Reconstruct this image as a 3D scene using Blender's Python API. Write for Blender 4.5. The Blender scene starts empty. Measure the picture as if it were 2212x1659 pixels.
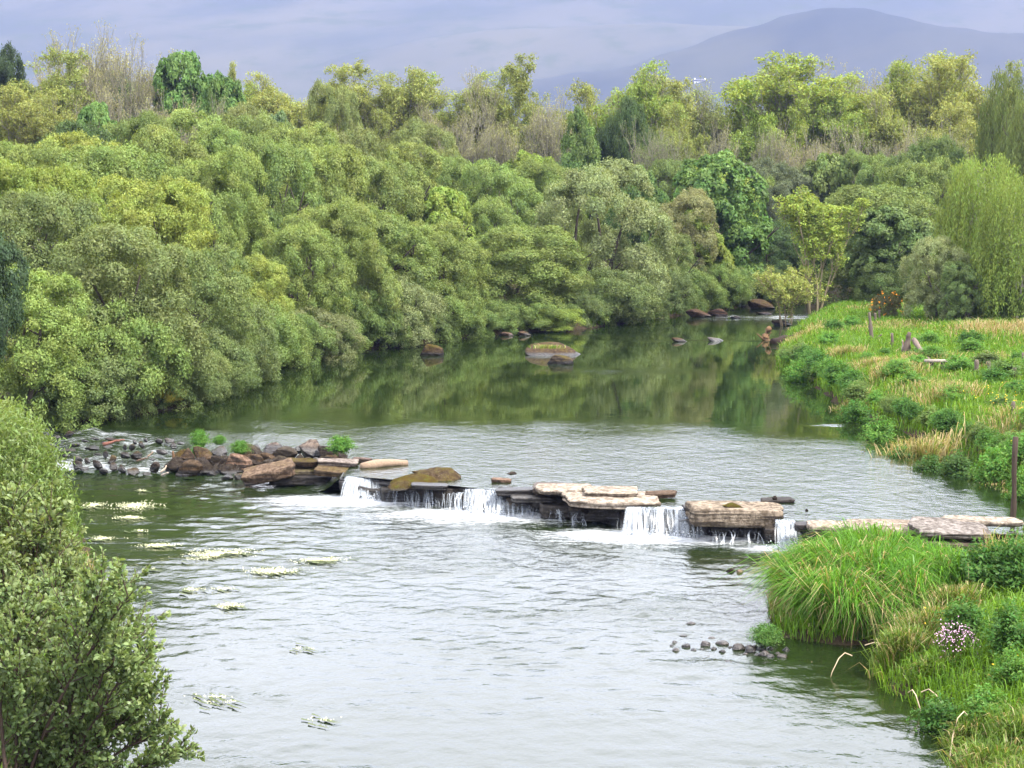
import bpy, math, random
import numpy as np
from math import sin, cos, pi, atan, radians

sc = bpy.context.scene
COL = sc.collection

# ---------------------------------------------------------------- camera
F = 4128.0; CX = 1106.0; CY = 829.5; HC = 7.5          # survey of the photograph (2212 px wide)
TILT = atan(409.5 / F)
cam_d = bpy.data.cameras.new('camera'); cam = bpy.data.objects.new('camera', cam_d); COL.objects.link(cam)
cam.location = (0, 0, HC); cam.rotation_euler = (pi / 2 - TILT, 0, 0)
cam_d.sensor_width = 36; cam_d.lens = 36 * F / 2212.0
cam_d.clip_start = 0.5; cam_d.clip_end = 30000
sc.camera = cam

# ---------------------------------------------------------------- sky, sun, exposure
SUN_EL, SUN_AZ = radians(52), radians(118)              # azimuth clockwise from +Y (view direction)
w = bpy.data.worlds.new('World'); sc.world = w; w.use_nodes = True
nt = w.node_tree; nt.nodes.clear()
out = nt.nodes.new('ShaderNodeOutputWorld'); bg = nt.nodes.new('ShaderNodeBackground')
sky = nt.nodes.new('ShaderNodeTexSky'); sky.sky_type = 'NISHITA'; sky.sun_disc = False
sky.sun_elevation = SUN_EL; sky.sun_rotation = SUN_AZ
tc = nt.nodes.new('ShaderNodeTexCoord'); mp = nt.nodes.new('ShaderNodeMapping'); mp.inputs['Scale'].default_value = (1, 1, 2.2)
cn = nt.nodes.new('ShaderNodeTexNoise'); cn.inputs['Scale'].default_value = 2.6; cn.inputs['Detail'].default_value = 6; cn.inputs['Roughness'].default_value = .55
cr = nt.nodes.new('ShaderNodeValToRGB'); cr.color_ramp.elements[0].position = .28; cr.color_ramp.elements[1].position = .52
cr.color_ramp.elements[0].color = (.55, .55, .55, 1)
mx = nt.nodes.new('ShaderNodeMix'); mx.data_type = 'RGBA'; mx.inputs['B'].default_value = (14.6, 14.8, 15.6, 1)   # bright broken cloud deck
nt.links.new(tc.outputs['Generated'], mp.inputs['Vector']); nt.links.new(mp.outputs['Vector'], cn.inputs['Vector'])
nt.links.new(cn.outputs['Fac'], cr.inputs['Fac']); nt.links.new(cr.outputs['Color'], mx.inputs['Factor'])
nt.links.new(sky.outputs['Color'], mx.inputs['A']); nt.links.new(mx.outputs['Result'], bg.inputs['Color'])
bg.inputs['Strength'].default_value = .1
nt.links.new(bg.outputs['Background'], out.inputs['Surface'])

sun_d = bpy.data.lights.new('sun', 'SUN'); sun_d.energy = 2.8; sun_d.angle = radians(4); sun_d.color = (1, .95, .86)
sun = bpy.data.objects.new('sun', sun_d); COL.objects.link(sun); sun.location = (40, -20, 80)
sun.rotation_euler = (pi / 2 - SUN_EL, 0, pi - SUN_AZ)
sc.view_settings.view_transform = 'Standard'; sc.view_settings.look = 'None'
sc.view_settings.gamma = 1; sc.view_settings.use_curve_mapping = False
sc.view_settings.exposure = 1.8
sc.cycles.max_bounces = 7; sc.cycles.diffuse_bounces = 4; sc.cycles.glossy_bounces = 3; sc.cycles.transmission_bounces = 3
sc.cycles.transparent_max_bounces = 12; sc.cycles.volume_bounces = 0; sc.cycles.caustics_reflective = False
sc.cycles.use_denoising = True

# ---------------------------------------------------------------- helpers
def ray(px, py):
    a = (px - CX) / F; b = (CY - py) / F
    return np.array((a, cos(TILT) + b * sin(TILT), -sin(TILT) + b * cos(TILT)))
def P(px, py, z):                                       # where the sight line through a photo pixel meets height z
    d = ray(px, py); t = (z - HC) / d[2]; return d * t + np.array((0, 0, HC))
def PY(px, py, Y):                                      # ... meets distance Y
    d = ray(px, py); t = Y / d[1]; return d * t + np.array((0, 0, HC))

def hash2(ix, iy, s):
    h = (ix.astype(np.int64) * 374761393 + iy.astype(np.int64) * 668265263 + s * 974711) & 0x7fffffff
    h = ((h ^ (h >> 13)) * 1274126177) & 0x7fffffff
    return ((h ^ (h >> 16)) & 0xffff) / 65535.0
def vnoise(x, y, s=0):
    x = np.asarray(x, float); y = np.asarray(y, float)
    ix = np.floor(x); iy = np.floor(y); fx = x - ix; fy = y - iy
    fx = fx * fx * (3 - 2 * fx); fy = fy * fy * (3 - 2 * fy)
    a = hash2(ix, iy, s); b = hash2(ix + 1, iy, s); c = hash2(ix, iy + 1, s); d = hash2(ix + 1, iy + 1, s)
    return (a * (1 - fx) + b * fx) * (1 - fy) + (c * (1 - fx) + d * fx) * fy
def fbm(x, y, s=0, o=4):
    v = 0; a = .5
    for k in range(o):
        v = v + a * vnoise(x * 2 ** k, y * 2 ** k, s + k * 17); a *= .5
    return v / (1 - .5 ** o)
def sstep(a, b, x):
    t = np.clip((x - a) / (b - a), 0, 1); return t * t * (3 - 2 * t)
def unit(v): return v / (np.linalg.norm(v, axis=-1, keepdims=True) + 1e-9)

def make_mesh(name, V, T, mat=None, smooth=False, attrs=None, quads=False):
    V = np.asarray(V, np.float32).reshape(-1, 3); T = np.asarray(T, np.int32); k = 4 if quads else 3
    T = T.reshape(-1, k); m = bpy.data.meshes.new(name)
    m.vertices.add(len(V)); m.vertices.foreach_set('co', V.ravel())
    m.loops.add(T.size); m.loops.foreach_set('vertex_index', T.ravel())
    m.polygons.add(len(T)); m.polygons.foreach_set('loop_start', np.arange(0, T.size, k, dtype=np.int32))
    if smooth: m.polygons.foreach_set('use_smooth', np.ones(len(T), bool))
    for n, a in (attrs or {}).items():
        at = m.attributes.new(n, 'FLOAT', 'POINT'); at.data.foreach_set('value', np.asarray(a, np.float32).ravel())
    m.update(calc_edges=True)
    if mat: m.materials.append(mat)
    return m
def link(name, mesh, parent=None, loc=None, scale=None, rot=None, color=None, **props):
    o = bpy.data.objects.new(name, mesh); COL.objects.link(o)
    if parent: o.parent = parent
    if loc is not None: o.location = [float(c) for c in loc]
    if scale is not None: o.scale = scale
    if rot is not None: o.rotation_euler = rot
    if color is not None: o.color = (*color[:3], 1)
    for k, v in props.items():
        if v is not None: o[k] = v
    return o
def thing(name, label, cat, loc=(0, 0, 0), group=None, rot=None, scale=None):
    return link(name, None, loc=loc, rot=rot, scale=scale, label=label, category=cat, group=group)

# node material helper
class NM:
    def __init__(s, name):
        s.m = bpy.data.materials.new(name); s.m.use_nodes = True; s.t = s.m.node_tree; s.t.nodes.clear()
        s.out = s.n('ShaderNodeOutputMaterial')
    def n(s, ty, **kw):
        nd = s.t.nodes.new(ty)
        for k, v in kw.items(): setattr(nd, k, v)
        return nd
    def l(s, a, b): s.t.links.new(a, b)
    def put(s, inp, v):
        if hasattr(v, 'is_output'): s.l(v, inp)
        elif isinstance(v, (tuple, list)) and len(v) == 3 and inp.type == 'RGBA': inp.default_value = (*v, 1)
        else: inp.default_value = v
    def math(s, op, a, b=0.0, c=None, clamp=False):
        nd = s.n('ShaderNodeMath', operation=op, use_clamp=clamp); s.put(nd.inputs[0], a); s.put(nd.inputs[1], b)
        if c is not None: s.put(nd.inputs[2], c)
        return nd.outputs[0]
    def mix(s, f, a, b, ty='RGBA', blend='MIX'):
        nd = s.n('ShaderNodeMix', data_type=ty)
        if ty == 'RGBA': nd.blend_type = blend; A, B, R = nd.inputs[6], nd.inputs[7], nd.outputs[2]
        else: A, B, R = nd.inputs[2], nd.inputs[3], nd.outputs[0]
        s.put(nd.inputs[0], f); s.put(A, a); s.put(B, b); return R
    def noise(s, scale, detail=3, vec=None, rough=.55, dim='3D'):
        nd = s.n('ShaderNodeTexNoise', noise_dimensions=dim); nd.inputs['Scale'].default_value = scale
        nd.inputs['Detail'].default_value = detail; nd.inputs['Roughness'].default_value = rough
        if vec is not None: s.l(vec, nd.inputs['Vector'])
        return nd.outputs['Fac']
    def pos(s): return s.n('ShaderNodeNewGeometry').outputs['Position']
    def mapped(s, vec, scale, rot=(0, 0, 0)):
        nd = s.n('ShaderNodeMapping'); s.l(vec, nd.inputs['Vector']); nd.inputs['Scale'].default_value = scale; nd.inputs['Rotation'].default_value = rot
        return nd.outputs['Vector']
    def ramp(s, f, lo, hi):
        nd = s.n('ShaderNodeMapRange', interpolation_type='SMOOTHSTEP', clamp=True)
        s.put(nd.inputs[0], f); nd.inputs[1].default_value = lo; nd.inputs[2].default_value = hi; return nd.outputs[0]
    def attr(s, name, kind='GEOMETRY'):
        nd = s.n('ShaderNodeAttribute', attribute_type=kind, attribute_name=name); return nd.outputs['Fac']
    def bump(s, h, dist=.05, strength=1.0):
        nd = s.n('ShaderNodeBump'); s.put(nd.inputs['Height'], h); nd.inputs['Distance'].default_value = dist; s.put(nd.inputs['Strength'], strength); return nd.outputs[0]

def foliage_mat(name, transl=.36, gloss=.01):
    k = NM(name); oi = k.n('ShaderNodeObjectInfo'); base = oi.outputs['Color']
    rnd = k.attr('rnd'); pos = k.pos()
    big = k.noise(.55, 2, pos)
    v = k.math('MULTIPLY_ADD', rnd, .75, .62)
    v = k.math('MULTIPLY', v, k.math('MULTIPLY_ADD', big, .7, .65))
    hs = k.n('ShaderNodeHueSaturation'); k.l(base, hs.inputs['Color']); k.l(v, hs.inputs['Value'])
    k.l(k.math('MULTIPLY_ADD', k.attr('hue'), .05, .475), hs.inputs['Hue'])
    k.put(hs.inputs['Saturation'], .91)
    d = k.n('ShaderNodeBsdfDiffuse'); t = k.n('ShaderNodeBsdfTranslucent'); g = k.n('ShaderNodeBsdfGlossy')
    k.l(hs.outputs[0], d.inputs['Color'])
    tcol = k.mix(1.0, hs.outputs[0], (1.15, 1.1, .6), blend='MULTIPLY'); k.l(tcol, t.inputs['Color'])
    g.inputs['Roughness'].default_value = .45; g.inputs['Color'].default_value = (.9, .95, .9, 1)
    a = k.n('ShaderNodeMixShader'); a.inputs[0].default_value = transl; k.l(d.outputs[0], a.inputs[1]); k.l(t.outputs[0], a.inputs[2])
    b = k.n('ShaderNodeMixShader'); b.inputs[0].default_value = gloss; k.l(a.outputs[0], b.inputs[1]); k.l(g.outputs[0], b.inputs[2])
    k.l(b.outputs[0], k.out.inputs['Surface']); return k.m
M_LEAF = foliage_mat('leaf'); M_SHRUB = foliage_mat('near_leaf', .42, .025)
def bark_mat():
    k = NM('bark'); oi = k.n('ShaderNodeObjectInfo'); pos = k.pos()
    n = k.noise(6, 4, k.mapped(pos, (1, 1, .25))); c = k.mix(n, (.35, .35, .35), (1.3, 1.25, 1.2))
    c = k.mix(1.0, oi.outputs['Color'], c, blend='MULTIPLY')
    b = k.n('ShaderNodeBsdfPrincipled'); k.l(c, b.inputs['Base Color']); b.inputs['Roughness'].default_value = .95; b.inputs['Specular IOR Level'].default_value = .08
    k.l(k.bump(n, .02), b.inputs['Normal']); k.l(b.outputs[0], k.out.inputs['Surface']); return k.m
M_BARK = bark_mat()
def rock_mat():
    k = NM('rock'); oi = k.n('ShaderNodeObjectInfo'); pos = k.pos(); geo = k.n('ShaderNodeNewGeometry')
    n1 = k.noise(1.6, 5, pos, .6); n2 = k.noise(9, 5, pos, .65); n3 = k.noise(38, 3, pos)
    c = k.mix(1.0, oi.outputs['Color'], k.mix(n1, (.5, .47, .45), (1.45, 1.42, 1.38)), blend='MULTIPLY')
    c = k.mix(k.ramp(n2, .36, .66), k.mix(1.0, c, (.36, .34, .32), blend='MULTIPLY'), c)
    c = k.mix(k.math('MULTIPLY', k.ramp(n3, .62, .72), .5), c, (.26, .245, .22))                                  # lichen specks
    strata = k.noise(1.0, 3, k.mapped(pos, (.8, .8, 14)))
    nz = k.n('ShaderNodeSeparateXYZ'); k.l(geo.outputs['Normal'], nz.inputs[0])
    side = k.math('SUBTRACT', 1.0, k.math('ABSOLUTE', nz.outputs['Z']))
    c = k.mix(k.math('MULTIPLY', k.ramp(strata, .46, .58), k.math('MULTIPLY', side, .9)), c, (.022, .018, .014))
    mossy = k.attr('moss', 'OBJECT')
    mm = k.math('ADD', k.math('MULTIPLY_ADD', nz.outputs['Z'], .22, mossy), k.math('SUBTRACT', k.math('ADD', k.math('MULTIPLY', n1, .9), k.math('MULTIPLY', n2, .5)), 1.05))
    mcol = k.mix(k.noise(3.3, 3, pos), (.024, .02, .005), (.085, .055, .009)); mcol = k.mix(k.ramp(n2, .45, .8), mcol, (.06, .066, .012))
    mf = k.ramp(mm, .05, .42); c = k.mix(mf, c, mcol)
    pz = k.n('ShaderNodeSeparateXYZ'); k.l(pos, pz.inputs[0])
    wl = k.attr('waterline', 'OBJECT')                                                   # wet band above the water
    hgt = k.math('SUBTRACT', pz.outputs['Z'], k.math('MULTIPLY_ADD', n1, .16, wl))
    wet = k.math('SUBTRACT', 1.0, k.ramp(hgt, -.02, .10))
    wet = k.math('MAXIMUM', wet, k.attr('wet', 'OBJECT'))
    c = k.mix(k.math('MULTIPLY', wet, .86), c, k.mix(1.0, c, (.16, .155, .15), blend='MULTIPLY'))
    b = k.n('ShaderNodeBsdfPrincipled'); k.l(c, b.inputs['Base Color'])
    k.l(k.mix(wet, .95, .28, 'FLOAT'), b.inputs['Roughness']); k.l(k.mix(wet, .06, .5, 'FLOAT'), b.inputs['Specular IOR Level'])
    h = k.math('ADD', k.math('MULTIPLY', n2, .6), k.math('ADD', k.math('MULTIPLY', n3, .2), k.math('MULTIPLY', strata, .8)))
    h = k.math('ADD', h, k.math('MULTIPLY', mf, k.math('MULTIPLY', n3, .5)))
    k.l(k.bump(h, .06), b.inputs['Normal']); k.l(b.outputs[0], k.out.inputs['Surface']); return k.m
M_ROCK = rock_mat()
def wood_mat():
    k = NM('weathered_wood'); oi = k.n('ShaderNodeObjectInfo'); tcn = k.n('ShaderNodeTexCoord')
    n = k.noise(3, 5, k.mapped(tcn.outputs['Object'], (14, 14, 1.2))); c = k.mix(1.0, oi.outputs['Color'], k.mix(n, (.4, .38, .36), (1.4, 1.35, 1.3)), blend='MULTIPLY')
    b = k.n('ShaderNodeBsdfPrincipled'); k.l(c, b.inputs['Base Color']); b.inputs['Roughness'].default_value = .92; b.inputs['Specular IOR Level'].default_value = .08
    k.l(k.bump(n, .015), b.inputs['Normal']); k.l(b.outputs[0], k.out.inputs['Surface']); return k.m
M_WOOD = wood_mat()
def flat_mat(name, col, rough=.8, var=0.0):
    k = NM(name); b = k.n('ShaderNodeBsdfPrincipled'); b.inputs['Roughness'].default_value = rough; b.inputs['Specular IOR Level'].default_value = .15
    c = k.mix(k.noise(5, 4, k.pos()), tuple(x * (1 - var) for x in col), tuple(x * (1 + var) for x in col)); k.l(c, b.inputs['Base Color'])
    k.l(b.outputs[0], k.out.inputs['Surface']); return k.m

# ---------------------------------------------------------------- river layout (metres; lower pool at z = 0, upper pool at z = UZ)
UZ = .52
WEIR = np.array([(-17, 52.4), (-12.4, 51.0), (-9.01, 50.0), (-6.05, 48.9), (-4.2, 46.95), (-2.32, 45.92), (-.72, 44.76), (.91, 44.05), (2.44, 42.56), (3.53, 41.79), (5, 41.22), (5.89, 40.39), (7.24, 39.6), (8.58, 39.08), (10.4, 38.6), (14, 38.2)])
def weirY(x): return np.interp(x, WEIR[:, 0], WEIR[:, 1]) + .28
BANK = [(-3.6, -12), (-4.2, 10), (-5.3, 18), (-6.3, 27), (-8.0, 36), (-10.8, 45), (-13.6, 51), (-15.2, 55), (-14.6, 57), (-13.7, 58.1), (-10.8, 62.6), (-10.1, 75.9), (-7.1, 84.9), (-1.5, 94.7), (3.7, 99.6), (7.6, 107.1), (14.3, 119), (18.5, 123.5), (24, 126.5), (31, 127.5), (44, 127), (60, 124),
        (60, 120), (44, 122.5), (31, 122.8), (23.7, 121.6), (20.3, 116.6), (17, 107.1), (13.2, 91.7), (10.9, 77.5), (11.3, 73.5), (11.2, 66.2), (11.1, 61.2), (11.7, 56.4), (12.1, 50.8), (12.4, 48.6), (12.3, 44.8), (12.2, 42), (11.0, 39.6), (9.2, 38.8), (7.6, 38.7),
        (5.9, 38.6), (5.3, 36.9), (4.7, 33.6), (4.75, 31.9), (5.4, 31.5), (6.4, 31.7), (6.7, 30.6), (6.1, 29.6), (5.75, 28.5), (5.95, 27.9), (6.35, 26.7), (6.3, 25.3), (6.75, 24.4), (6.95, 22), (6.6, 14), (6.2, 5), (6, -12)]
BK = np.array(BANK)
def bank_dist(x, y):                                    # signed distance to the river: negative in the water
    x = np.asarray(x, float); y = np.asarray(y, float); sh = x.shape; x = x.ravel(); y = y.ravel()
    d = np.full(x.shape, 1e9); ins = np.zeros(x.shape, bool); n = len(BK)
    for i in range(n):
        ax, ay = BK[i]; bx, by = BK[(i + 1) % n]; ex, ey = bx - ax, by - ay
        t = np.clip(((x - ax) * ex + (y - ay) * ey) / (ex * ex + ey * ey), 0, 1)
        d = np.minimum(d, np.hypot(x - ax - t * ex, y - ay - t * ey))
        c = ((ay > y) != (by > y)) & (x < ex * (y - ay) / (ey if ey else 1e-9) + ax); ins ^= c
    return np.where(ins, -d, d).reshape(sh)
def land(x, y):
    x = np.asarray(x, float); y = np.asarray(y, float)
    d = bank_dist(x, y) + (vnoise(x * .9, y * .9, 5) - .5) * .5
    wl = UZ * sstep(-.5, 1.5, y - weirY(x))
    right = sstep(-2, 4, x)
    h = .18 + .62 * sstep(0, 1.6, d) + .25 * (fbm(x * .35, y * .35, 3) - .5)
    h = h + (.075 - .05 * right) * np.clip(d - 2, 0, 90) + .03 * np.clip(np.hypot(x, y) - 125, 0, 220) * (1 - .45 * right)
    spit = (y < 38.5) & (y > 30.5) & (x < 9)
    h = np.where(spit, h * .62, h); h = np.where((x > 6) & (x < 10.8) & (y > 36) & (y < 40), h * .3, h)
    bed = -.25 - .5 * sstep(0, 3, -d)
    return wl + np.where(d > 0, h, bed + (.3 * sstep(0, .4, d + .4)))
def Pg(px, py, z=.9):
    for _ in range(5):
        p = P(px, py, z); z = float(land(p[0], p[1]))
    p[2] = z; return p

# ---------------------------------------------------------------- ground sheet
def axis(lo, hi, step, far, g=1.22):
    a = list(np.arange(lo, hi + step, step)); s = step; x = a[-1]; up = []
    while x < far: s *= g; x += s; up.append(x)
    s = step; x = a[0]; dn = []
    while x > -far: s *= g; x -= s; dn.append(x)
    return np.array(dn[::-1] + a + up)
def grid_mesh(name, X, Y, Z, mat, attrs=None, keep=None):
    ny, nx = X.shape; V = np.stack([X, Y, Z], -1).reshape(-1, 3); i = np.arange(nx * ny).reshape(ny, nx)
    Q = np.stack([i[:-1, :-1], i[:-1, 1:], i[1:, 1:], i[1:, :-1]], -1).reshape(-1, 4)
    if keep is not None: Q = Q[keep.reshape(-1)[Q].any(1)]
    return make_mesh(name, V, Q, mat, True, attrs, quads=True)
def ground_mat():
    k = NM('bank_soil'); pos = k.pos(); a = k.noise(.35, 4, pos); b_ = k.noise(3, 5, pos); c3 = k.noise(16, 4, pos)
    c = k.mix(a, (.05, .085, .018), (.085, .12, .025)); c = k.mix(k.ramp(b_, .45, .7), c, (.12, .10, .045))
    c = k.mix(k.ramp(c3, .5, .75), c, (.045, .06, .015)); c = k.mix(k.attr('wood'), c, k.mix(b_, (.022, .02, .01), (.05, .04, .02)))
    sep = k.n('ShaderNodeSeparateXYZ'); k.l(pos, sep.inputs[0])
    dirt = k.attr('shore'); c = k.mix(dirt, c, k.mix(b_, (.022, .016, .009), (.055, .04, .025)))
    b = k.n('ShaderNodeBsdfPrincipled'); k.l(c, b.inputs['Base Color']); b.inputs['Roughness'].default_value = .95; b.inputs['Specular IOR Level'].default_value = .05
    k.l(k.bump(k.math('ADD', b_, c3), .08), b.inputs['Normal']); k.l(b.outputs[0], k.out.inputs['Surface']); return k.m
gx = axis(-36, 44, .5, 5200); gy = axis(4, 150, .5, 5200)
GX, GY = np.meshgrid(gx, gy); GZ = land(GX, GY)
shore = 1 - sstep(.1, 1.0, bank_dist(GX, GY))
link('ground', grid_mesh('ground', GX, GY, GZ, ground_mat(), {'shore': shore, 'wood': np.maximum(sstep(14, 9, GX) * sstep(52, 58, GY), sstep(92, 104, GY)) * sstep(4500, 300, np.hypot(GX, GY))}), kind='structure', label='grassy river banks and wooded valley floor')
# fast height lookup
_lx = np.arange(-40, 70, .25); _ly = np.arange(4, 260, .25); _LX, _LY = np.meshgrid(_lx, _ly); _LZ = land(_LX, _LY); _LD = bank_dist(_LX, _LY)
def look(tab, x, y):
    fx = np.clip((np.asarray(x) + 40) / .25, 0, len(_lx) - 1.01); fy = np.clip((np.asarray(y) - 4) / .25, 0, len(_ly) - 1.01)
    ix = fx.astype(int); iy = fy.astype(int); fx = fx - ix; fy = fy - iy
    return (tab[iy, ix] * (1 - fx) + tab[iy, ix + 1] * fx) * (1 - fy) + (tab[iy + 1, ix] * (1 - fx) + tab[iy + 1, ix + 1] * fx) * fy
def lz(x, y): return look(_LZ, x, y)

# ---------------------------------------------------------------- far hills and the cottage
def hill_mat(dark):
    k = NM('moor_dark' if dark else 'moor'); pos = k.pos(); n = k.noise(.006, 6, k.mapped(k.mapped(pos, (1, 1, 1), (0, .30, 0)), (.45, .3, 1.6)), .6); n2 = k.noise(.018, 4, pos); n3 = k.noise(.0024, 4, k.mapped(k.mapped(pos, (1, 1, 1), (0, .36, 0)), (.4, .3, 1.7)), .6)
    if dark: c = k.mix(k.ramp(n, .4, .65), (.038, .044, .046), (.053, .056, .051)); c = k.mix(k.math('MULTIPLY', k.ramp(n3, .55, .68), .6), c, (.08, .08, .055))
    else:
        c = k.mix(k.ramp(n, .38, .62), (.05, .056, .046), (.074, .074, .056)); c = k.mix(k.math('MULTIPLY', k.ramp(n3, .52, .68), .5), c, (.088, .084, .058)); c = k.mix(k.math('MULTIPLY', k.ramp(n2, .5, .7), .6), c, (.045, .056, .03))
    b = k.n('ShaderNodeBsdfDiffuse'); k.l(c, b.inputs['Color']); k.l(b.outputs[0], k.out.inputs['Surface']); return k.m
hx = np.linspace(-2600, 2600, 150); hy = np.linspace(1500, 4300, 90); HX, HY = np.meshgrid(hx, hy)
t = sstep(1500, 3700, HY)
HZ = -2 + 470 * t * (.86 + .22 * fbm(HX / 900 + 3, HY / 900, 41)) + 60 * t * (fbm(HX / 330, HY / 420, 43) - .5) + 16 * t * (fbm(HX / 90, HY / 120, 44) - .5)
link('hill', grid_mesh('hill', HX, HY, HZ, hill_mat(False)), kind='structure', label='hazy lavender mountain slope filling the skyline')
prof = np.array([(900, 215), (1150, 180), (1366, 138), (1456, 108), (1536, 82), (1631, 55), (1681, 38), (1756, 26), (1846, 25), (1906, 38), (1981, 52), (2060, 60), (2150, 66), (2300, 76), (2700, 110)])
SY = 2050.0; pw = np.array([PY(a, b, SY) for a, b in prof])
sx = np.linspace(pw[0, 0], pw[-1, 0], 120); sy = np.linspace(1450, 2500, 60); SX, SYY = np.meshgrid(sx, sy)
crest = np.interp(SX, pw[:, 0], pw[:, 2]) + 16 * (fbm(SX / 130, SYY / 200, 51) - .5) + 5 * (fbm(SX / 30, SYY / 60, 52) - .5)
SZ = -6 + (crest + 6) * np.where(SYY < SY, sstep(1450, SY, SYY), 1 - .9 * sstep(SY, 2500, SYY))
link('hill', grid_mesh('hill_spur', SX, SYY, SZ, hill_mat(True)), kind='structure', label='darker heather-covered hill in front of the mountain')

prof = np.array([(-300, 205), (200, 200), (480, 186), (600, 158), (760, 122), (900, 92), (1050, 70), (1250, 56), (1450, 50), (1700, 60), (2600, 90)])
S2 = 2500.0; pw2 = np.array([PY(a, b, S2) for a, b in prof]); sx = np.linspace(pw2[0, 0], pw2[-1, 0], 130); sy = np.linspace(1900, 2900, 50); SX, SYY = np.meshgrid(sx, sy)
crest = np.interp(SX, pw2[:, 0], pw2[:, 2]) + 14 * (fbm(SX / 150, SYY / 260, 55) - .5)
M_FOLD = hill_mat(False)
link('hill', grid_mesh('hill_fold', SX, SYY, -6 + (crest + 6) * np.where(SYY < S2, sstep(1900, S2, SYY), 1 - .8 * sstep(S2, 2900, SYY)), M_FOLD), kind='structure', label='lower fold of the mountain running down behind the wood')

def box_mesh(name, lo, hi, mat):
    x0, y0, z0 = lo; x1, y1, z1 = hi
    V = [(x0, y0, z0), (x1, y0, z0), (x1, y1, z0), (x0, y1, z0), (x0, y0, z1), (x1, y0, z1), (x1, y1, z1), (x0, y1, z1)]
    Q = [(0, 3, 2, 1), (4, 5, 6, 7), (0, 1, 5, 4), (1, 2, 6, 5), (2, 3, 7, 6), (3, 0, 4, 7)]
    return make_mesh(name, V, Q, mat, quads=True)
def gable(name, x0, x1, y0, y1, z0, z1, mat):
    ym = (y0 + y1) / 2; V = [(x0, y0, z0), (x1, y0, z0), (x1, y1, z0), (x0, y1, z0), (x0, ym, z1), (x1, ym, z1)]
    T = [(0, 1, 5), (0, 5, 4), (2, 3, 4), (2, 4, 5), (0, 4, 3), (1, 2, 5), (0, 2, 1), (0, 3, 2)]
    return make_mesh(name, V, T, mat)
M_WHITE = flat_mat('whitewash', (.62, .62, .60), .8, .04); M_SLATE = flat_mat('slate_roof', (.10, .10, .12), .7, .3); M_DARK = flat_mat('window_glass', (.03, .035, .045), .2)
def spur_z(x, y):
    c_ = np.interp(x, pw[:, 0], pw[:, 2]); return -6 + (c_ + 6) * float(sstep(1450, SY, y))
for CYQ in np.arange(1500, 2040, 4.0):
    cp = PY(1515, 181, CYQ)
    if spur_z(cp[0], CYQ) > cp[2]: break
cot = thing('cottage', 'tiny white cottage with chimneys far off at the foot of the hill', 'house', (cp[0], CYQ, cp[2] - .6), scale=(1.0, 1.0, .8))
link('wall', box_mesh('wall', (-7, -3, -.5), (4, 3, 3.6), M_WHITE), cot); link('wall', box_mesh('wall_wing', (4.02, -2.6, -.5), (9, 2.6, 2.8), M_WHITE), cot)
link('roof', gable('roof', -7.3, 4.3, -3.4, 3.4, 3.6, 6.2, M_SLATE), cot); link('roof', gable('roof_wing', 4.32, 9.3, -3, 3, 2.8, 4.9, M_SLATE), cot)
for x in (-6.3, 3.4, 8.4): link('chimney', box_mesh('chimney', (x - .5, -.5, 3.5 if x < 8 else 2.9), (x + .5, .5, 7.4 if x < 8 else 6.2), M_WHITE), cot)
for x in (-5, -1.6, 1.8, 6.4): link('window', box_mesh('window', (x - .5, -3.06 if x < 4 else -2.66, 1), (x + .5, -2.9 if x < 4 else -2.5, 2.3), M_DARK), cot)

# ---------------------------------------------------------------- falls: lip and base in the photo, used by water and foam too
FALLS = [  # px0, px1, top py, base py, ribbons, foam reach, label
    (742, 842, 1031, 1076, 150, 2.4, 'broad white cascade beside the mossy boulder heap'),
    (1004, 1086, 1058, 1106, 140, 2.6, 'white cascade pouring over the middle of the weir between dark ledges'),
    (1358, 1506, 1086, 1152, 230, 2.4, 'widest cascade falling in long strands against the thick slab'),
    (1678, 1722, 1124, 1182, 80, 1.4, 'narrow cascade squeezed between the thick slab and the tall grass'),
    (1086, 1170, 1076, 1110, 46, .8, 'thin strands of water dripping off a flat grey ledge'),
    (842, 870, 1054, 1086, 16, .5, None), (872, 900, 1055, 1088, 14, .5, None), (900, 945, 1052, 1090, 26, .6, None), (950, 1000, 1062, 1096, 18, .5, None), (976, 1006, 1060, 1104, 20, .6, None),
    (1196, 1218, 1092, 1120, 14, .5, None), (1236, 1276, 1104, 1128, 22, .7, None), (1338, 1366, 1107, 1136, 26, .6, None), (1296, 1330, 1094, 1122, 9, .3, None),
    (1530, 1645, 1140, 1166, 24, .4, None)]
FOAM = []
for a, b, ty, by, n, reach, lab in FALLS:
    p0 = P(a, by, 0); p1 = P(b, by, 0); FOAM.append((p0[0], p0[1], p1[0], p1[1], reach * .95, min(.68, .34 + n / 320)))

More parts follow.
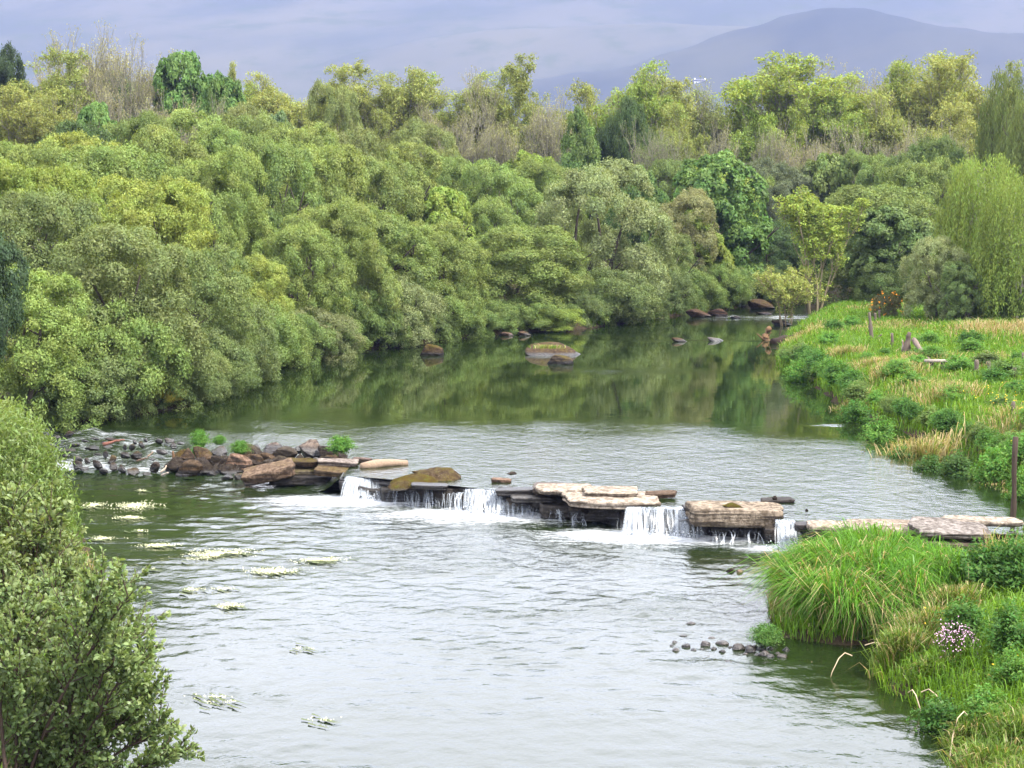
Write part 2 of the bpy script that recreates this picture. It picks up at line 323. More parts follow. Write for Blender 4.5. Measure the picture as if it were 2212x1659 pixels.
# ---------------------------------------------------------------- water
def water_mat():
    k = NM('river_water'); pos = k.pos(); foam = k.attr('foam'); chop = k.attr('chop')
    v1 = k.mapped(pos, (1.5, 1.0, 1), (0, 0, .25)); v2 = k.mapped(pos, (1.4, 1.3, 1), (0, 0, -.12))
    r1 = k.noise(1.5, 3, v1); r2 = k.noise(4.5, 3, v2, .6); r3 = k.noise(13, 2, v1)
    h = k.math('ADD', k.math('MULTIPLY', r1, .9), k.math('ADD', k.math('MULTIPLY', r2, .55), k.math('MULTIPLY', r3, .16)))
    h = k.math('MULTIPLY', h, chop)
    calm = k.math('MULTIPLY', k.math('ADD', k.noise(.8, 2, v2), k.math('MULTIPLY', k.noise(7, 2, v1), .06)), .018)
    nrm = k.bump(k.math('ADD', h, calm), .11)
    b = k.n('ShaderNodeBsdfPrincipled'); b.inputs['IOR'].default_value = 1.34
    k.l(k.mix(k.noise(.5, 3, pos), (.006, .013, .003), (.012, .018, .005)), b.inputs['Base Color'])
    k.l(k.mix(chop, .02, .07, 'FLOAT'), b.inputs['Roughness']); k.l(nrm, b.inputs['Normal'])
    f = k.n('ShaderNodeBsdfPrincipled'); f.inputs['Base Color'].default_value = (.55, .57, .59, 1); f.inputs['Roughness'].default_value = .75
    f1 = k.noise(2.0, 5, k.mapped(pos, (1.0, 3.2, 1), (0, 0, .2)), .65); f2 = k.noise(11, 4, k.mapped(pos, (1, 2.2, 1)), .6)
    fm = k.math('ADD', k.math('MULTIPLY', f1, .65), k.math('MULTIPLY', f2, .35))
    fac = k.math('MULTIPLY', k.ramp(k.math('ADD', fm, foam), .82, 1.2), .92)
    k.l(k.bump(k.math('ADD', f2, f1), .08), f.inputs['Normal'])
    ms = k.n('ShaderNodeMixShader'); k.l(fac, ms.inputs[0]); k.l(b.outputs[0], ms.inputs[1]); k.l(f.outputs[0], ms.inputs[2])
    k.l(ms.outputs[0], k.out.inputs['Surface']); return k.m
M_WATER = water_mat()
def waves(x, y, seed, n, lo, hi, slope, spread=.9, head=-.25):
    r = np.random.RandomState(seed); z = np.zeros_like(x); wx = 1.2 * (fbm(x * .22, y * .22, seed) - .5); wy = 1.2 * (fbm(x * .22 + 9, y * .22, seed + 1) - .5)
    for i in range(n):
        L = lo * (hi / lo) ** r.rand(); a = -pi / 2 + head + r.randn() * spread; kx, ky = cos(a) * 2 * pi / L, sin(a) * 2 * pi / L
        z += slope * L / (2 * pi) * np.sin(kx * (x + wx) + ky * (y + wy) + r.rand() * 6.28) * np.sqrt(2.0 / n)
    return z
def foam_field(x, y):
    f = np.zeros_like(x)
    for x0, y0, x1, y1, reach, st in FOAM:
        ex, ey = x1 - x0, y1 - y0; t = np.clip(((x - x0) * ex + (y - y0) * ey) / (ex * ex + ey * ey), 0, 1)
        dx, dy = x - x0 - t * ex, y - y0 - t * ey; d = np.hypot(dx * .75, np.where(dy > 0, dy * 2.5, dy))
        f = np.maximum(f, st * np.exp(-(d / reach) ** 1.6))
    return f
# lower pool: real wavelets
nr, nc = 580, 430
ys = 11 + (53.5 - 11) * np.linspace(0, 1, nr) ** 1.15; us = np.linspace(-1, 1, nc); LX = us[None, :] * (.27 * ys[:, None] + 5.5); LY = np.repeat(ys[:, None], nc, 1)
dw = weirY(LX) - LY
leftcalm = sstep(-4.2, -7.2, LX - .12 * (LY - 40)) * sstep(30, 36, LY) * sstep(50.5, 47, LY)
turb = (.72 + .5 * fbm(LX * .3, LY * .16, 61)) * (1 - .62 * leftcalm * sstep(.35, .6, fbm(LX * .25, LY * .8, 66)))
turb = turb * (.62 + .6 * sstep(.38, .6, fbm(LX * .16 + .05 * LY, LY * .5, 65)))
turb = turb * (.60 + .50 * sstep(20, 7, dw))
inlet = sstep(4.2, 6, LX) * sstep(33, 31, LY); turb = turb * (1 - .35 * inlet)
LZ_ = (waves(LX, LY, 7, 60, .22, .95, .078) * (.55 + .9 * fbm(LX * .45, LY * .3, 64)) + waves(LX, LY, 8, 16, 1.2, 4, .014)) * turb
near_f = sstep(5, .5, dw); LZ_ += near_f * .03 * (fbm(LX * 2.2, LY * 2.2, 71) - .5) * 2
ff = foam_field(LX, LY); drift = .16 * sstep(9, 1, dw) * fbm(LX * .35, LY * .9, 73) + .05 * sstep(.45, .75, fbm(LX * .2, LY * .7, 74))
link('river', grid_mesh('river', LX, LY, LZ_ - .002, M_WATER, {'foam': np.maximum(ff, drift * .9), 'chop': .27 * turb}), kind='structure', label='rippled silver pool below the weir')
# upper pool with the riffle at its far-bank end
xs = np.linspace(-17, 62, 420); tt = np.linspace(0, 1, 260) ** 1.7
ys_row = tt[:, None]; UX = np.repeat(xs[None, :], 260, 0); w0 = weirY(UX); UY = w0 + (131 - w0) * ys_row
rif = sstep(-4.1, -4.9, UX); rif2 = sstep(-8.2, -9.4, UX)
dist = UY - w0
prog = np.clip(dist / 6.2, 0, 1)
bumps = rif * (.35 + .65 * rif2) * sstep(6.8, 5.2, dist) * sstep(0, .6, dist)
UZF = UZ * (1 - rif) + rif * (UZ * prog ** .85) + bumps * (.16 * (fbm(UX * 1.6, UY * 1.6, 81) - .5) + .05 * np.sin(UX * 5 + 4 * fbm(UX, UY, 82)))
arc = 6.5 + 2.5 * fbm(UX * .15, UY * .1, 83) + 3.5 * sstep(-4, 4, UX) * sstep(12, 8, UX)
chop_u = .006 + .36 * sstep(arc + 7, arc - 5, dist + 5 * (fbm(UX * .35, UY * .5, 84) - .5)) * (1 - sstep(9.5, 12.5, UX + .08 * dist)) * (1 - rif2) * (.7 + .6 * fbm(UX * .4, UY * .25, 85))
chop_u = chop_u + bumps * .8
far_rip = np.exp(-((UY - 108.5 - .1 * (UX - 14)) / 5) ** 2) * sstep(9, 12, UX)
chop_u = chop_u + .35 * far_rip
for cx_, cy_, rx, ry in ((4.2, 75.5, 3.0, 1.0), (10.2, 57.8, 1.0, .35), (-2.5, 87, 1.2, .5), (7.5, 91.5, 5, .5), (4, 95, 2, .8)):
    chop_u = chop_u + .16 * np.exp(-((UX - cx_) / rx) ** 2 - ((UY - cy_) / ry) ** 2) * (.5 + fbm(UX * 2, UY * 2, 86))
foam_u = bumps * (.18 + .34 * fbm(UX * 1.1, UY * 1.8, 87)) + far_rip * .85 * fbm(UX * .5, UY * .9, 88)
foam_u = np.maximum(foam_u, .34 * np.exp(-((UY - 91.6 - .2 * (UX - 8)) / .35) ** 2) * sstep(5, 7, UX) * (UX < 13))
foam_u = foam_u + .15 * rif2 * np.exp(-(dist / .9) ** 2)
UZF = UZF + (chop_u > .1) * .004 * (fbm(UX * 3, UY * 3, 89) - .5)
link('river', grid_mesh('upper_river', UX, UY, UZF, M_WATER, {'foam': foam_u, 'chop': chop_u}), kind='structure', label='dark green pool above the weir mirroring the trees')

# dark core of the weir under its slabs
M_CORE = rock_mat(); M_CORE.name = 'weir_rock'
cxs = np.linspace(-4.3, 12.6, 100); jit = (fbm(cxs * 1.3, cxs * 0, 91) - .5) * .5
prof_ = [(.30, -.9), (.22, -.1), (.10, .12), (.16, .30), (.02, .36), (.05, .455), (1.6, .465), (1.8, -.9)]
V = []
for j, x in enumerate(cxs):
    for q, (dy, z) in enumerate(prof_):
        V.append((x, weirY(x) + dy + jit[j] * (q < 6) + .1 * (vnoise(x * 4, z * 9, 92) - .5), z + .05 * (vnoise(x * 3, dy * 5 + 3, 93) - .5) * (q < 6)))
m_ = len(prof_); Q = [(j * m_ + q, (j + 1) * m_ + q, (j + 1) * m_ + q + 1, j * m_ + q + 1) for j in range(len(cxs) - 1) for q in range(m_ - 1)]
link('weir_ledge', make_mesh('weir_ledge', V, Q, M_CORE, False, quads=True), color=(.05, .045, .04), moss=.05, wet=.8, waterline=.3, kind='structure', label='dark wet bedrock step beneath the slabs')

# ---------------------------------------------------------------- stones
def ico(sub):
    import bmesh
    bm = bmesh.new(); bmesh.ops.create_icosphere(bm, subdivisions=sub, radius=1); V = np.array([v.co[:] for v in bm.verts]); T = np.array([[v.index for v in f.verts] for f in bm.faces]); bm.free(); return V, T
ICO = {2: ico(2), 3: ico(3), 4: ico(4)}
def rock_mesh(name, seed, sub=3, cuts=15, rough=.13):
    r = np.random.RandomState(seed); V, T = ICO[sub]; V = V.copy()
    for _ in range(cuts):
        n = unit(r.randn(3)); d = .50 + .34 * r.rand(); V -= np.maximum(0, V @ n - d)[:, None] * n * .92
    o = r.rand(3) * 50
    for f, a in ((1.3, rough * 1.6), (3.1, rough * .7), (7, rough * .3)):
        nn = fbm(V[:, 0] * f + o[0] + V[:, 2] * f * .7, V[:, 1] * f + o[1] - V[:, 2] * f * .6, seed, 3) - .5
        V += unit(V) * (nn * a)[:, None]
    V /= np.abs(V).max(0); return make_mesh(name, V, T, M_ROCK, True)
ROCKS = [rock_mesh('rock', 100 + i, 4) for i in range(9)]
PEBS = [rock_mesh('pebble', 150 + i, 2, 6) for i in range(5)]
def boulder(px, py, wpx, hpx, z0, label, tint, name='boulder', cat='boulder', moss=0.0, wl=None, rot=None, flat=1.0, group=None, idx=None, pool=ROCKS, deep=.75):
    """px, py: middle of the foot of the stone in the photo; wpx, hpx its width and height there."""
    p = P(px, py, z0); s = p[1] / F; rx = wpx * s / 2; h = hpx * s; i = (idx if idx is not None else random.randrange(99)) % len(pool)
    return link(name, pool[i], loc=(p[0], p[1] + rx * deep * .8, z0 + h * .32), scale=(rx, rx * deep, h * .72), rot=(random.uniform(-.15, .15), random.uniform(-.12, .12), random.uniform(-.5, .5)) if rot is None else rot,
                color=tint, label=label, category=cat, group=group, moss=moss, waterline=(z0 if wl is None else wl), wet=0.0)
random.seed(4)
PINK = (.19, .125, .09); BROWN = (.085, .058, .036); GREY = (.12, .108, .10); DKB = (.038, .03, .024); SAND = (.32, .275, .225)
def hz(zx, zy): return (380 + zx / 3.16) * .8848, (1020 + zy / 3.16) * .8848
HEAP = [  # in zoom pixels of the heap: x, foot y, width, height, foot z, tint, moss, label
    (245, 480, 250, 135, -.05, BROWN, .12, 'rounded dark boulder with a pale crown at the front corner of the heap'),
    (110, 440, 80, 60, -.03, DKB, .1, 'small dark stone wedged beside the upright dead stick'),
    (200, 352, 170, 95, .22, BROWN, .42, 'brown mossy boulder under the larger fern clumps'),
    (335, 370, 160, 80, .2, BROWN, .45, 'low moss-covered boulder behind the rounded dark one'),
    (480, 305, 160, 75, .36, BROWN, .42, 'mossy stone between the two fern clumps'),
    (620, 440, 245, 185, .05, PINK, .08, 'large domed pinkish-brown boulder, the tallest of the heap'),
    (450, 395, 150, 80, .1, BROWN, .4, 'mossy boulder resting against the domed pink one'),
    (440, 478, 115, 60, -.05, DKB, .1, 'low wet stone at the water between dark and pink boulders'),
    (392, 450, 62, 62, .02, GREY, -.1, 'small rounded grey stone beside the domed boulder'),
    (545, 500, 120, 55, -.05, DKB, 0, 'wet dark stone in front of the domed boulder'),
    (655, 500, 110, 70, -.05, BROWN, .4, 'small mossy stone at the foot of the slanting slab'),
    (905, 290, 210, 85, .35, (.13, .095, .075), .02, 'brown angular boulder at the back of the heap'),
    (1092, 265, 95, 50, .45, GREY, -.1, 'small grey rounded stone behind the heap'),
    (1190, 298, 200, 112, .42, (.15, .12, .10), -.1, 'grey-brown pointed boulder left of the single fern'),
    (1255, 300, 75, 60, .44, DKB, 0, 'dark stone tucked under the single fern'),
    (770, 340, 80, 60, .3, (.1, .065, .05), 0, 'small reddish stone behind the domed boulder'),
    (780, 250, 60, 40, .46, DKB, .1, 'dark little stone poking up behind the heap'),
    (960, 235, 70, 30, .48, DKB, .1, 'dark flat stone at the rear water edge of the heap'),
    (1380, 500, 130, 55, .02, (.1, .1, .02), .75, 'yellow-green moss cushion stone low by the cascade'),
    (1570, 385, 95, 62, .3, BROWN, 0, 'small brown stone under the pale driftwood log'),
    (1230, 385, 120, 70, .25, BROWN, .35, 'dark mossy stone in the middle of the stacked slabs'),
]
for i, (zx, zy, zw, zh, z0, tint, moss, lab) in enumerate(HEAP):
    x, y = hz(zx, zy); boulder(x, y, zw / 3.16 * .8848, zh / 3.16 * .8848 * 1.05, z0, lab, tint, moss=moss, wl=.06 if z0 < .25 else UZ, idx=i, group='boulders of the heap')
# filling stones of the heap: wet and dark, deep between the named ones
for i in range(34):
    zx = 130 + 1300 * random.random(); zy = 330 + 170 * random.random() * (.5 + .5 * random.random()); x, y = hz(zx, zy)
    z0 = max(-.1, min(.35, (500 - zy) / 170 * .45 - .1))
    boulder(x, y, random.uniform(34, 78), random.uniform(22, 38), z0, 'dark stone wedged among the larger boulders of the heap', random.choice([DKB, BROWN, (.06, .05, .04)]), name='stone', cat='stone', moss=random.uniform(0, .4), wl=.05, idx=i, group='filling stones of the heap')

# slabs: irregular plates with a broken edge
def slab_mesh(name, seed, wx, wy, th, tilt=0, rnd=.5, layers=5, skew=0):
    r = np.random.RandomState(seed); n = 36; a = np.linspace(0, 2 * pi, n, endpoint=False)
    cn_ = [(sx_ * r.uniform(.80, 1.0), sy_ * r.uniform(.72, 1.0)) for sx_, sy_ in ((1, 1), (-1, 1), (-1, -1), (1, -1))]
    ex_ = [(r.uniform(-.5, .5), r.uniform(.85, 1.08)), (r.uniform(-.6, .1), -r.uniform(.85, 1.12)), (r.uniform(.1, .6), -r.uniform(.85, 1.12)), (r.uniform(.95, 1.1), r.uniform(-.5, .5)), (-r.uniform(.95, 1.1), r.uniform(-.5, .5))]
    pv = np.array(cn_ + [ex_[q] for q in r.permutation(5)[:r.randint(2, 5)]]); va = np.arctan2(pv[:, 1], pv[:, 0]); od = np.argsort(va); va = va[od]; vr = np.hypot(pv[:, 0], pv[:, 1])[od]
    px_ = np.append(np.cos(va) * vr, cos(va[0]) * vr[0]); py_ = np.append(np.sin(va) * vr, sin(va[0]) * vr[0]); ed = np.hypot(np.diff(px_), np.diff(py_)); q_ = np.r_[0, np.cumsum(ed)] / ed.sum()
    cxv = np.interp(np.linspace(0, 1, n, endpoint=False), q_, px_); cyv = np.interp(np.linspace(0, 1, n, endpoint=False), q_, py_)
    cxv = (cxv - (cxv.max() + cxv.min()) / 2) * 2 / np.ptp(cxv); cyv = (cyv - (cyv.max() + cyv.min()) / 2) * 2 / np.ptp(cyv)
    jag = 1 + .06 * (vnoise(a * 2.2 + seed, a * 0, seed) - .5) + .10 * (vnoise(a * 5 + seed, a * 0 + 3, seed + 1) - .5)
    ox, oy = cxv * jag * wx / 2, cyv * jag * wy / 2; ox = ox + skew * oy
    rings = []
    zs = np.linspace(-1, 0, layers + 1)
    for k_, z in enumerate(zs):
        inset = 1 - .03 * r.rand() - (.03 if k_ in (0, layers) else 0) - .10 * (1 + z) * 0 - (.10 * r.rand() if 0 < k_ < layers else 0) * (-z) - .03 * (-z) ** 2
        j = 1 + .035 * (r.rand(n) - .5)
        rings.append(np.stack([ox * inset * j, oy * inset * j, np.full(n, z * th) + .12 * th * (r.rand(n) - .5) * (0 < k_ < layers) + .10 * th * (vnoise(a * 1.6 + seed, a * 0 + 7, seed) - .5) * 2 * (k_ == layers)], 1))
    for f in (.9, .72, .5, .26):
        z = .02 * th + .22 * min(th, .25) * (fbm(ox * f * 1.7 + seed, oy * f * 1.7, seed, 3) - .5) * 2
        rings.append(np.stack([ox * f, oy * f, z], 1))
    V = np.concatenate(rings + [[(0, 0, .03 * th)], [(0, 0, -th)]]); R = len(rings); T = []
    for k_ in range(R - 1):
        for i in range(n):
            A, B = k_ * n + i, k_ * n + (i + 1) % n; T += [(A, B, B + n), (A, B + n, A + n)]
    for i in range(n): T.append(((R - 1) * n + i, (R - 1) * n + (i + 1) % n, R * n)); T.append(((i + 1) % n, i, R * n + 1))
    m = make_mesh(name, V, T, M_ROCK, False); return m
def fr_heap(x, y): return x < 770
def slab(x0, x1, yb, yf, ybot, z, label, tint, seed, moss=-.1, wet=0.0, tilt=(0, 0), rot=0, rnd=.5, wl=0, skew=0, name='rock_slab', grow=1.14):
    """x0..x1 and back/front edge of the top face in the photo, foot of the front face, height of the top."""
    pf = P((x0 + x1) / 2, yf, z); pb = P((x0 + x1) / 2, yb, z); wx = (x1 - x0) * pf[1] / F * grow; wy = min(max(.5, (pb[1] - pf[1])) * 1.05, wx * (.55 if fr_heap(x0, yf) else .75))
    th = max(.1, (ybot - yf) * pf[1] / F)
    return link(name, slab_mesh(name, seed, wx, wy, th, rnd=rnd, skew=skew), loc=(pf[0], pf[1] + wy / 2, z), rot=(tilt[0], tilt[1], rot), color=tint, label=label, category='rock slab', group='slabs laid along the weir', moss=moss, wet=wet, waterline=wl)
def z2(x, y): return hz(x, y)
def z3(x, y): return (800 + x / 3.16) * .8848, (1100 + y / 3.16) * .8848
def z4(x, y): return (1250 + x / 3.16) * .8848, (1130 + y / 3.16) * .8848
def z5(x, y): return (1600 + x / 2.458) * .8848, (1200 + y / 2.458) * .8848
SL = [  # frame, x0, x1, back y, front y, foot y, z top, tint, seed, moss, wet, tilt, rnd, label
    (z2, 660, 1040, 262, 400, 485, .50, (.17, .12, .085), 1, .22, 0, (.20, -.22), .6, 'big slanting slab with a bare pink upper end, mossy below'),
    (z2, 1000, 1240, 305, 335, 375, .62, BROWN, 2, .36, 0, (.05, .05), .6, 'mossy slab with a whitish edge behind the white-patched one'),
    (z2, 850, 1240, 355, 400, 455, .42, (.16, .14, .10), 3, .38, 0, (.12, .02), .55, 'yellow-mossed slab bearing one white patch'),
    (z2, 1250, 1540, 292, 340, 372, .66, (.22, .19, .17), 4, -.05, 0, (.05, .03), .6, 'pale grey slab under the single fern'),
    (z2, 1230, 1560, 345, 410, 452, .50, (.14, .1, .06), 5, .30, 0, (.10, .04), .6, 'brown mossy slab overhanging the broad cascade'),
    (z2, 900, 1330, 440, 462, 525, .25, DKB, 6, .12, .5, (0, 0), .5, 'long dark ledge under the yellow-mossed slab'),
    (z2, 1220, 1420, 490, 505, 545, .12, DKB, 7, 0, .9, (0, 0), .5, 'dripping black ledge low beside the broad cascade'),
    (z2, 1525, 1660, 290, 318, 345, .62, (.13, .095, .08), 8, -.1, 0, (0, .06), .6, 'small brown slab at the river end of the heap'),
    (z3, 650, 920, 258, 272, 300, .55, DKB, 11, -.1, .9, (0, .03), .5, 'thin black lip rock beneath the moss-carpeted slab'),
    (z3, 1270, 1410, 203, 225, 236, .60, PINK, 12, -.1, .1, (0, .05), .8, 'low tan stone just breaking the surface upstream'),
    (z3, 1310, 1610, 290, 308, 352, .58, DKB, 13, -.1, .8, (0, -.02), .5, 'dark ledge right of the middle cascade'),
    (z3, 1600, 1930, 250, 292, 350, .68, (.14, .11, .09), 14, -.1, .45, (.04, .05), .6, 'dark-faced slab with a sandy top above the dripping ledge'),
    (z3, 1420, 1760, 325, 368, 400, .46, (.12, .115, .11), 15, -.1, .5, (.03, 0), .55, 'flat wet grey ledge shedding thin strands'),
    (z4, 200, 600, 150, 212, 232, .72, SAND, 30, -.2, 0, (.02, .01), .75, 'sandy flat slab at the back, touching the dark-faced one'),
    (z4, 565, 970, 176, 232, 250, .74, SAND, 16, -.2, 0, (.03, .02), .75, 'smooth oval pinkish slab lying farthest upstream'),
    (z4, 408, 1120, 222, 300, 352, .64, SAND, 17, -.15, 0, (.05, .035), .62, 'widest pale slab with a dark undercut front'),
    (z4, 1040, 1270, 212, 240, 262, .66, (.12, .085, .06), 18, -.1, 0, (.02, -.05), .55, 'small brown slab lying alone behind the widest cascade'),
    (z4, 230, 530, 285, 330, 440, .34, (.08, .07, .06), 19, .12, .45, (.05, 0), .6, 'blunt grey boulder block standing in the falls'),
    (z4, 560, 760, 370, 395, 460, .25, DKB, 20, .05, .8, (0, 0), .5, 'black layered block below the widest pale slab'),
    (z4, 1340, 1610, 322, 345, 378, .60, (.06, .05, .045), 21, -.1, .5, (0, -.03), .5, 'dark thin ledge joining the widest cascade to the thick slab'),
    (z4, 1415, 2095, 300, 372, 505, .70, (.235, .195, .15), 22, -.08, 0, (.02, .035), .42, 'thick squared slab with a layered front face, largest of the weir'),
    (z4, 1940, 2175, 268, 292, 305, .58, DKB, 24, -.1, .3, (0, -.02), .6, 'thin dark slab barely above water behind the thick one'),
    (z5, 850, 1010, 178, 205, 245, .60, (.06, .05, .045), 25, -.1, .5, (0, .02), .5, 'dark ledge beside the narrow cascade'),
    (z5, 940, 1210, 155, 212, 250, .66, SAND, 26, -.12, 0, (.03, .03), .6, 'pale slab half hidden by the tall grass'),
    (z5, 1180, 1625, 160, 232, 280, .76, (.27, .225, .18), 27, -.08, 0, (.04, .04), .55, 'long cream slab with a knobbly front above the brown wall'),
    (z5, 1590, 2020, 160, 235, 272, .86, (.20, .18, .165), 28, -.2, 0, (.10, .05), .6, 'grey tilted slab near the bank bushes'),
    (z5, 1760, 2200, 150, 180, 200, .88, SAND, 29, -.2, 0, (.02, .03), .6, 'pale low slab behind the grey tilted one'),
    (z5, 1570, 1990, 272, 315, 405, .62, (.11, .088, .066), 31, .16, .1, (.06, .03), .55, 'stout brown block supporting the grey tilted slab'),
    (z5, 1320, 1640, 255, 275, 400, .50, (.07, .05, .036), 32, .1, .35, (.02, .02), .5, 'dark brown upright block behind the tall grass'),
    (z5, 1575, 1640, 385, 398, 440, .30, GREY, 33, -.1, .1, (.1, .5), .6, 'small leaning grey stone below the stout brown block'),
]
for fr, a, b, yb, yf, yt, z, tint, seed, moss, wet, tilt, rnd, lab in SL:
    (ax, yb_), (bx, yf_) = fr(a, yb), fr(b, yf); yt_ = fr(a, yt)[1]
    slab(ax, bx, yb_, yf_, yt_, z, lab, tint, seed + 300, moss, wet, tilt, 0, rnd, wl=-.05 if z < .5 else .02)
for fr, x, y, wd, ht, z0, ms, ti, lab, dp, ro in ((z3, 650, 290, 440, 82, .42, .5, BROWN, 'moss-carpeted rock lobe nearest the broad cascade', .62, (0, -.07, .12)), (z3, 850, 252, 440, 92, .46, .42, BROWN, 'higher mossy rock with a dark bare end, alone in the current', .6, (0, .05, -.1)), (z4, 1695, 352, 190, 42, .70, .7, BROWN, 'moss cushion lying on the thick squared slab', .55, (0, 0, .1)), (z3, 560, 300, 250, 50, .42, .45, BROWN, 'low mossy stone at the tip of the moss-carpeted lobe', .6, (0, -.1, .2))):
    u, v = fr(x, y); boulder(u, v, wd / 3.16 * .8848, ht / 3.16 * .8848 * 1.1, z0, lab, ti, name='mossy_rock', cat='rock', moss=ms, wl=.3, idx=int(x), rot=ro, deep=dp)
# blocks of the weir face, proud of the bedrock step
for i, x in enumerate(np.arange(-4.0, 10.6, .62)):
    rb = random.Random(700 + i); th = rb.uniform(.22, .42); wx = rb.uniform(.6, 1.15); zt = rb.uniform(.26, .47)
    link('ledge_block', slab_mesh('ledge_block', 700 + i, wx, rb.uniform(.55, .9), th), loc=(x, weirY(x) + rb.uniform(.12, .34), zt), rot=(rb.uniform(-.05, .05), rb.uniform(-.08, .08), rb.uniform(-.35, .1)), color=rb.choice([(.05, .042, .036), (.038, .034, .028), (.07, .055, .04)]), label='dark wet block of the weir face beneath the slabs', category='rock', group='dark blocks of the weir face', moss=rb.uniform(-.1, .2), wet=rb.uniform(.3, .8), waterline=.1)
# little stones lying on or by the weir
for fr, x, y, wd, ht, z0, lab in ((z3, 1420, 190, 80, 20, .5, 'small dark stone awash upstream of the tan one'), (z3, 1318, 242, 26, 14, .6, 'pebble resting beside the low tan stone'), (z4, 2030, 282, 44, 24, .6, 'dark pebble sitting on the thin slab'), (z5, 908, 122, 22, 14, .5, 'tiny pebble in the water behind the pale slab'), (z5, 455, 492, 58, 28, -.03, 'dark end of the stone pair standing in the pool'), (z5, 508, 496, 46, 22, -.02, 'tan stone touching the dark one in the pool')):
    u, v = fr(x, y); s_ = (2.458 if fr is z5 else 3.16) / .8848
    boulder(u, v, wd / s_, ht / s_ * 1.2, z0, lab, (.2, .15, .11) if 'tan stone touching' in lab else DKB, name='stone', cat='stone', wl=-.2, pool=PEBS, idx=int(x))

# riffle cobbles
def z8(x, y): return (80 + x / 5.53) * .8848, (1030 + y / 5.53) * .8848
RIF = [(470, 205, 150, 75), (215, 215, 80, 45), (320, 215, 110, 32), (820, 240, 160, 34), (1525, 262, 60, 42), (1700, 280, 110, 62), (1830, 280, 150, 52), (1375, 300, 70, 55), (1245, 368, 70, 58), (1335, 378, 110, 72), (1465, 340, 90, 66), (1890, 352, 100, 66), (1980, 300, 130, 32), (240, 440, 120, 62), (600, 525, 170, 66), (590, 622, 150, 92), (730, 565, 90, 72), (985, 470, 100, 72), (1060, 570, 140, 110), (870, 615, 150, 92), (1080, 640, 130, 82), (1190, 675, 140, 100), (1340, 712, 215, 74), (945, 690, 130, 72), (680, 655, 140, 40), (1240, 490, 180, 70), (1400, 490, 180, 84), (1640, 680, 170, 130), (1740, 430, 170, 56), (1530, 722, 140, 40), (480, 392, 200, 30), (800, 378, 220, 46), (560, 330, 130, 46), (250, 330, 120, 40), (1050, 255, 200, 28), (960, 302, 130, 30), (380, 420, 130, 30), (700, 270, 120, 28), (1000, 350, 150, 30), (1600, 520, 120, 30), (450, 470, 110, 30), (870, 450, 100, 28), (130, 240, 90, 40), (180, 330, 90, 34)]
def riffle_z(y): return max(-.02, min(UZ - .02, UZ * ((1032 - y) / 82) ** .85 if y < 1032 else -.02))
for i, (zx, zy, zw, zh) in enumerate(RIF):
    x, y = z8(zx, zy); lab = {0: 'dark brown rounded rock on the far crest of the riffle', 18: 'ochre-topped mossy cobble in the middle of the riffle', 22: 'flat dark cobble at the foot of the riffle near the heap', 27: 'large dark mossy rock in the riffle beside the dead stick', 13: 'dark jagged rock in the riffle by the drooping willow'}.get(i, 'wet brown cobble parting the white water of the riffle')
    boulder(x, y, zw / 5.53 * .8848, zh / 5.53 * .8848 * 1.05, riffle_z(y) - .03, lab, [(.06, .045, .03), DKB, (.085, .064, .036), (.05, .04, .035)][i % 4] if i != 34 else (.09, .04, .03), name='cobble', cat='rock', moss=[.15, .3, 0, .05][i % 4] + (.3 if i == 18 else 0), wl=riffle_z(y) - .03, idx=i, group='cobbles in the riffle')

# pebble bar by the tall grass
PBL = [(115, 925, 50, 26), (185, 948, 60, 34), (120, 972, 56, 28), (230, 970, 46, 24), (300, 940, 66, 34), (350, 962, 50, 26), (405, 934, 90, 36), (400, 978, 50, 26), (500, 966, 90, 44), (570, 980, 76, 46), (600, 955, 60, 30), (640, 962, 66, 34), (650, 1004, 80, 40), (690, 1010, 60, 30), (760, 1010, 70, 28), (790, 972, 60, 34), (215, 812, 66, 28), (160, 880, 70, 16), (340, 896, 60, 18), (440, 1040, 66, 18), (320, 1004, 40, 16), (560, 945, 50, 24), (730, 990, 50, 22), (100, 940, 40, 18), (280, 962, 36, 18), (450, 952, 46, 22), (540, 990, 44, 20), (610, 1000, 50, 24), (690, 960, 46, 22), (100, 780, 50, 14), (690, 450, 60, 18), (720, 1030, 40, 16)]
for i, (zx, zy, zw, zh) in enumerate(PBL):
    x, y = z5(zx, zy); lab = {8: 'brown pebble, biggest of the bar beside the small herb clump', 6: 'flat dark pebble standing out at the upper edge of the bar', 16: 'lone dark stone in the pool upstream of the pebble bar', 19: 'lone flat stone in the pool nearest the viewer', 30: 'flat stone awash beside the tall grass mound'}.get(i, 'brown river pebble in the bar beside the tall grass')
    boulder(x, y, zw / 2.458 * .8848, zh / 2.458 * .8848 * 1.1, -.04, lab, [(.1, .07, .055), (.065, .05, .045), (.14, .105, .08), (.05, .04, .035)][i % 4], name='pebble', cat='pebble', moss=-.2, wl=-.02, pool=PEBS, idx=i, group='pebbles of the bar')

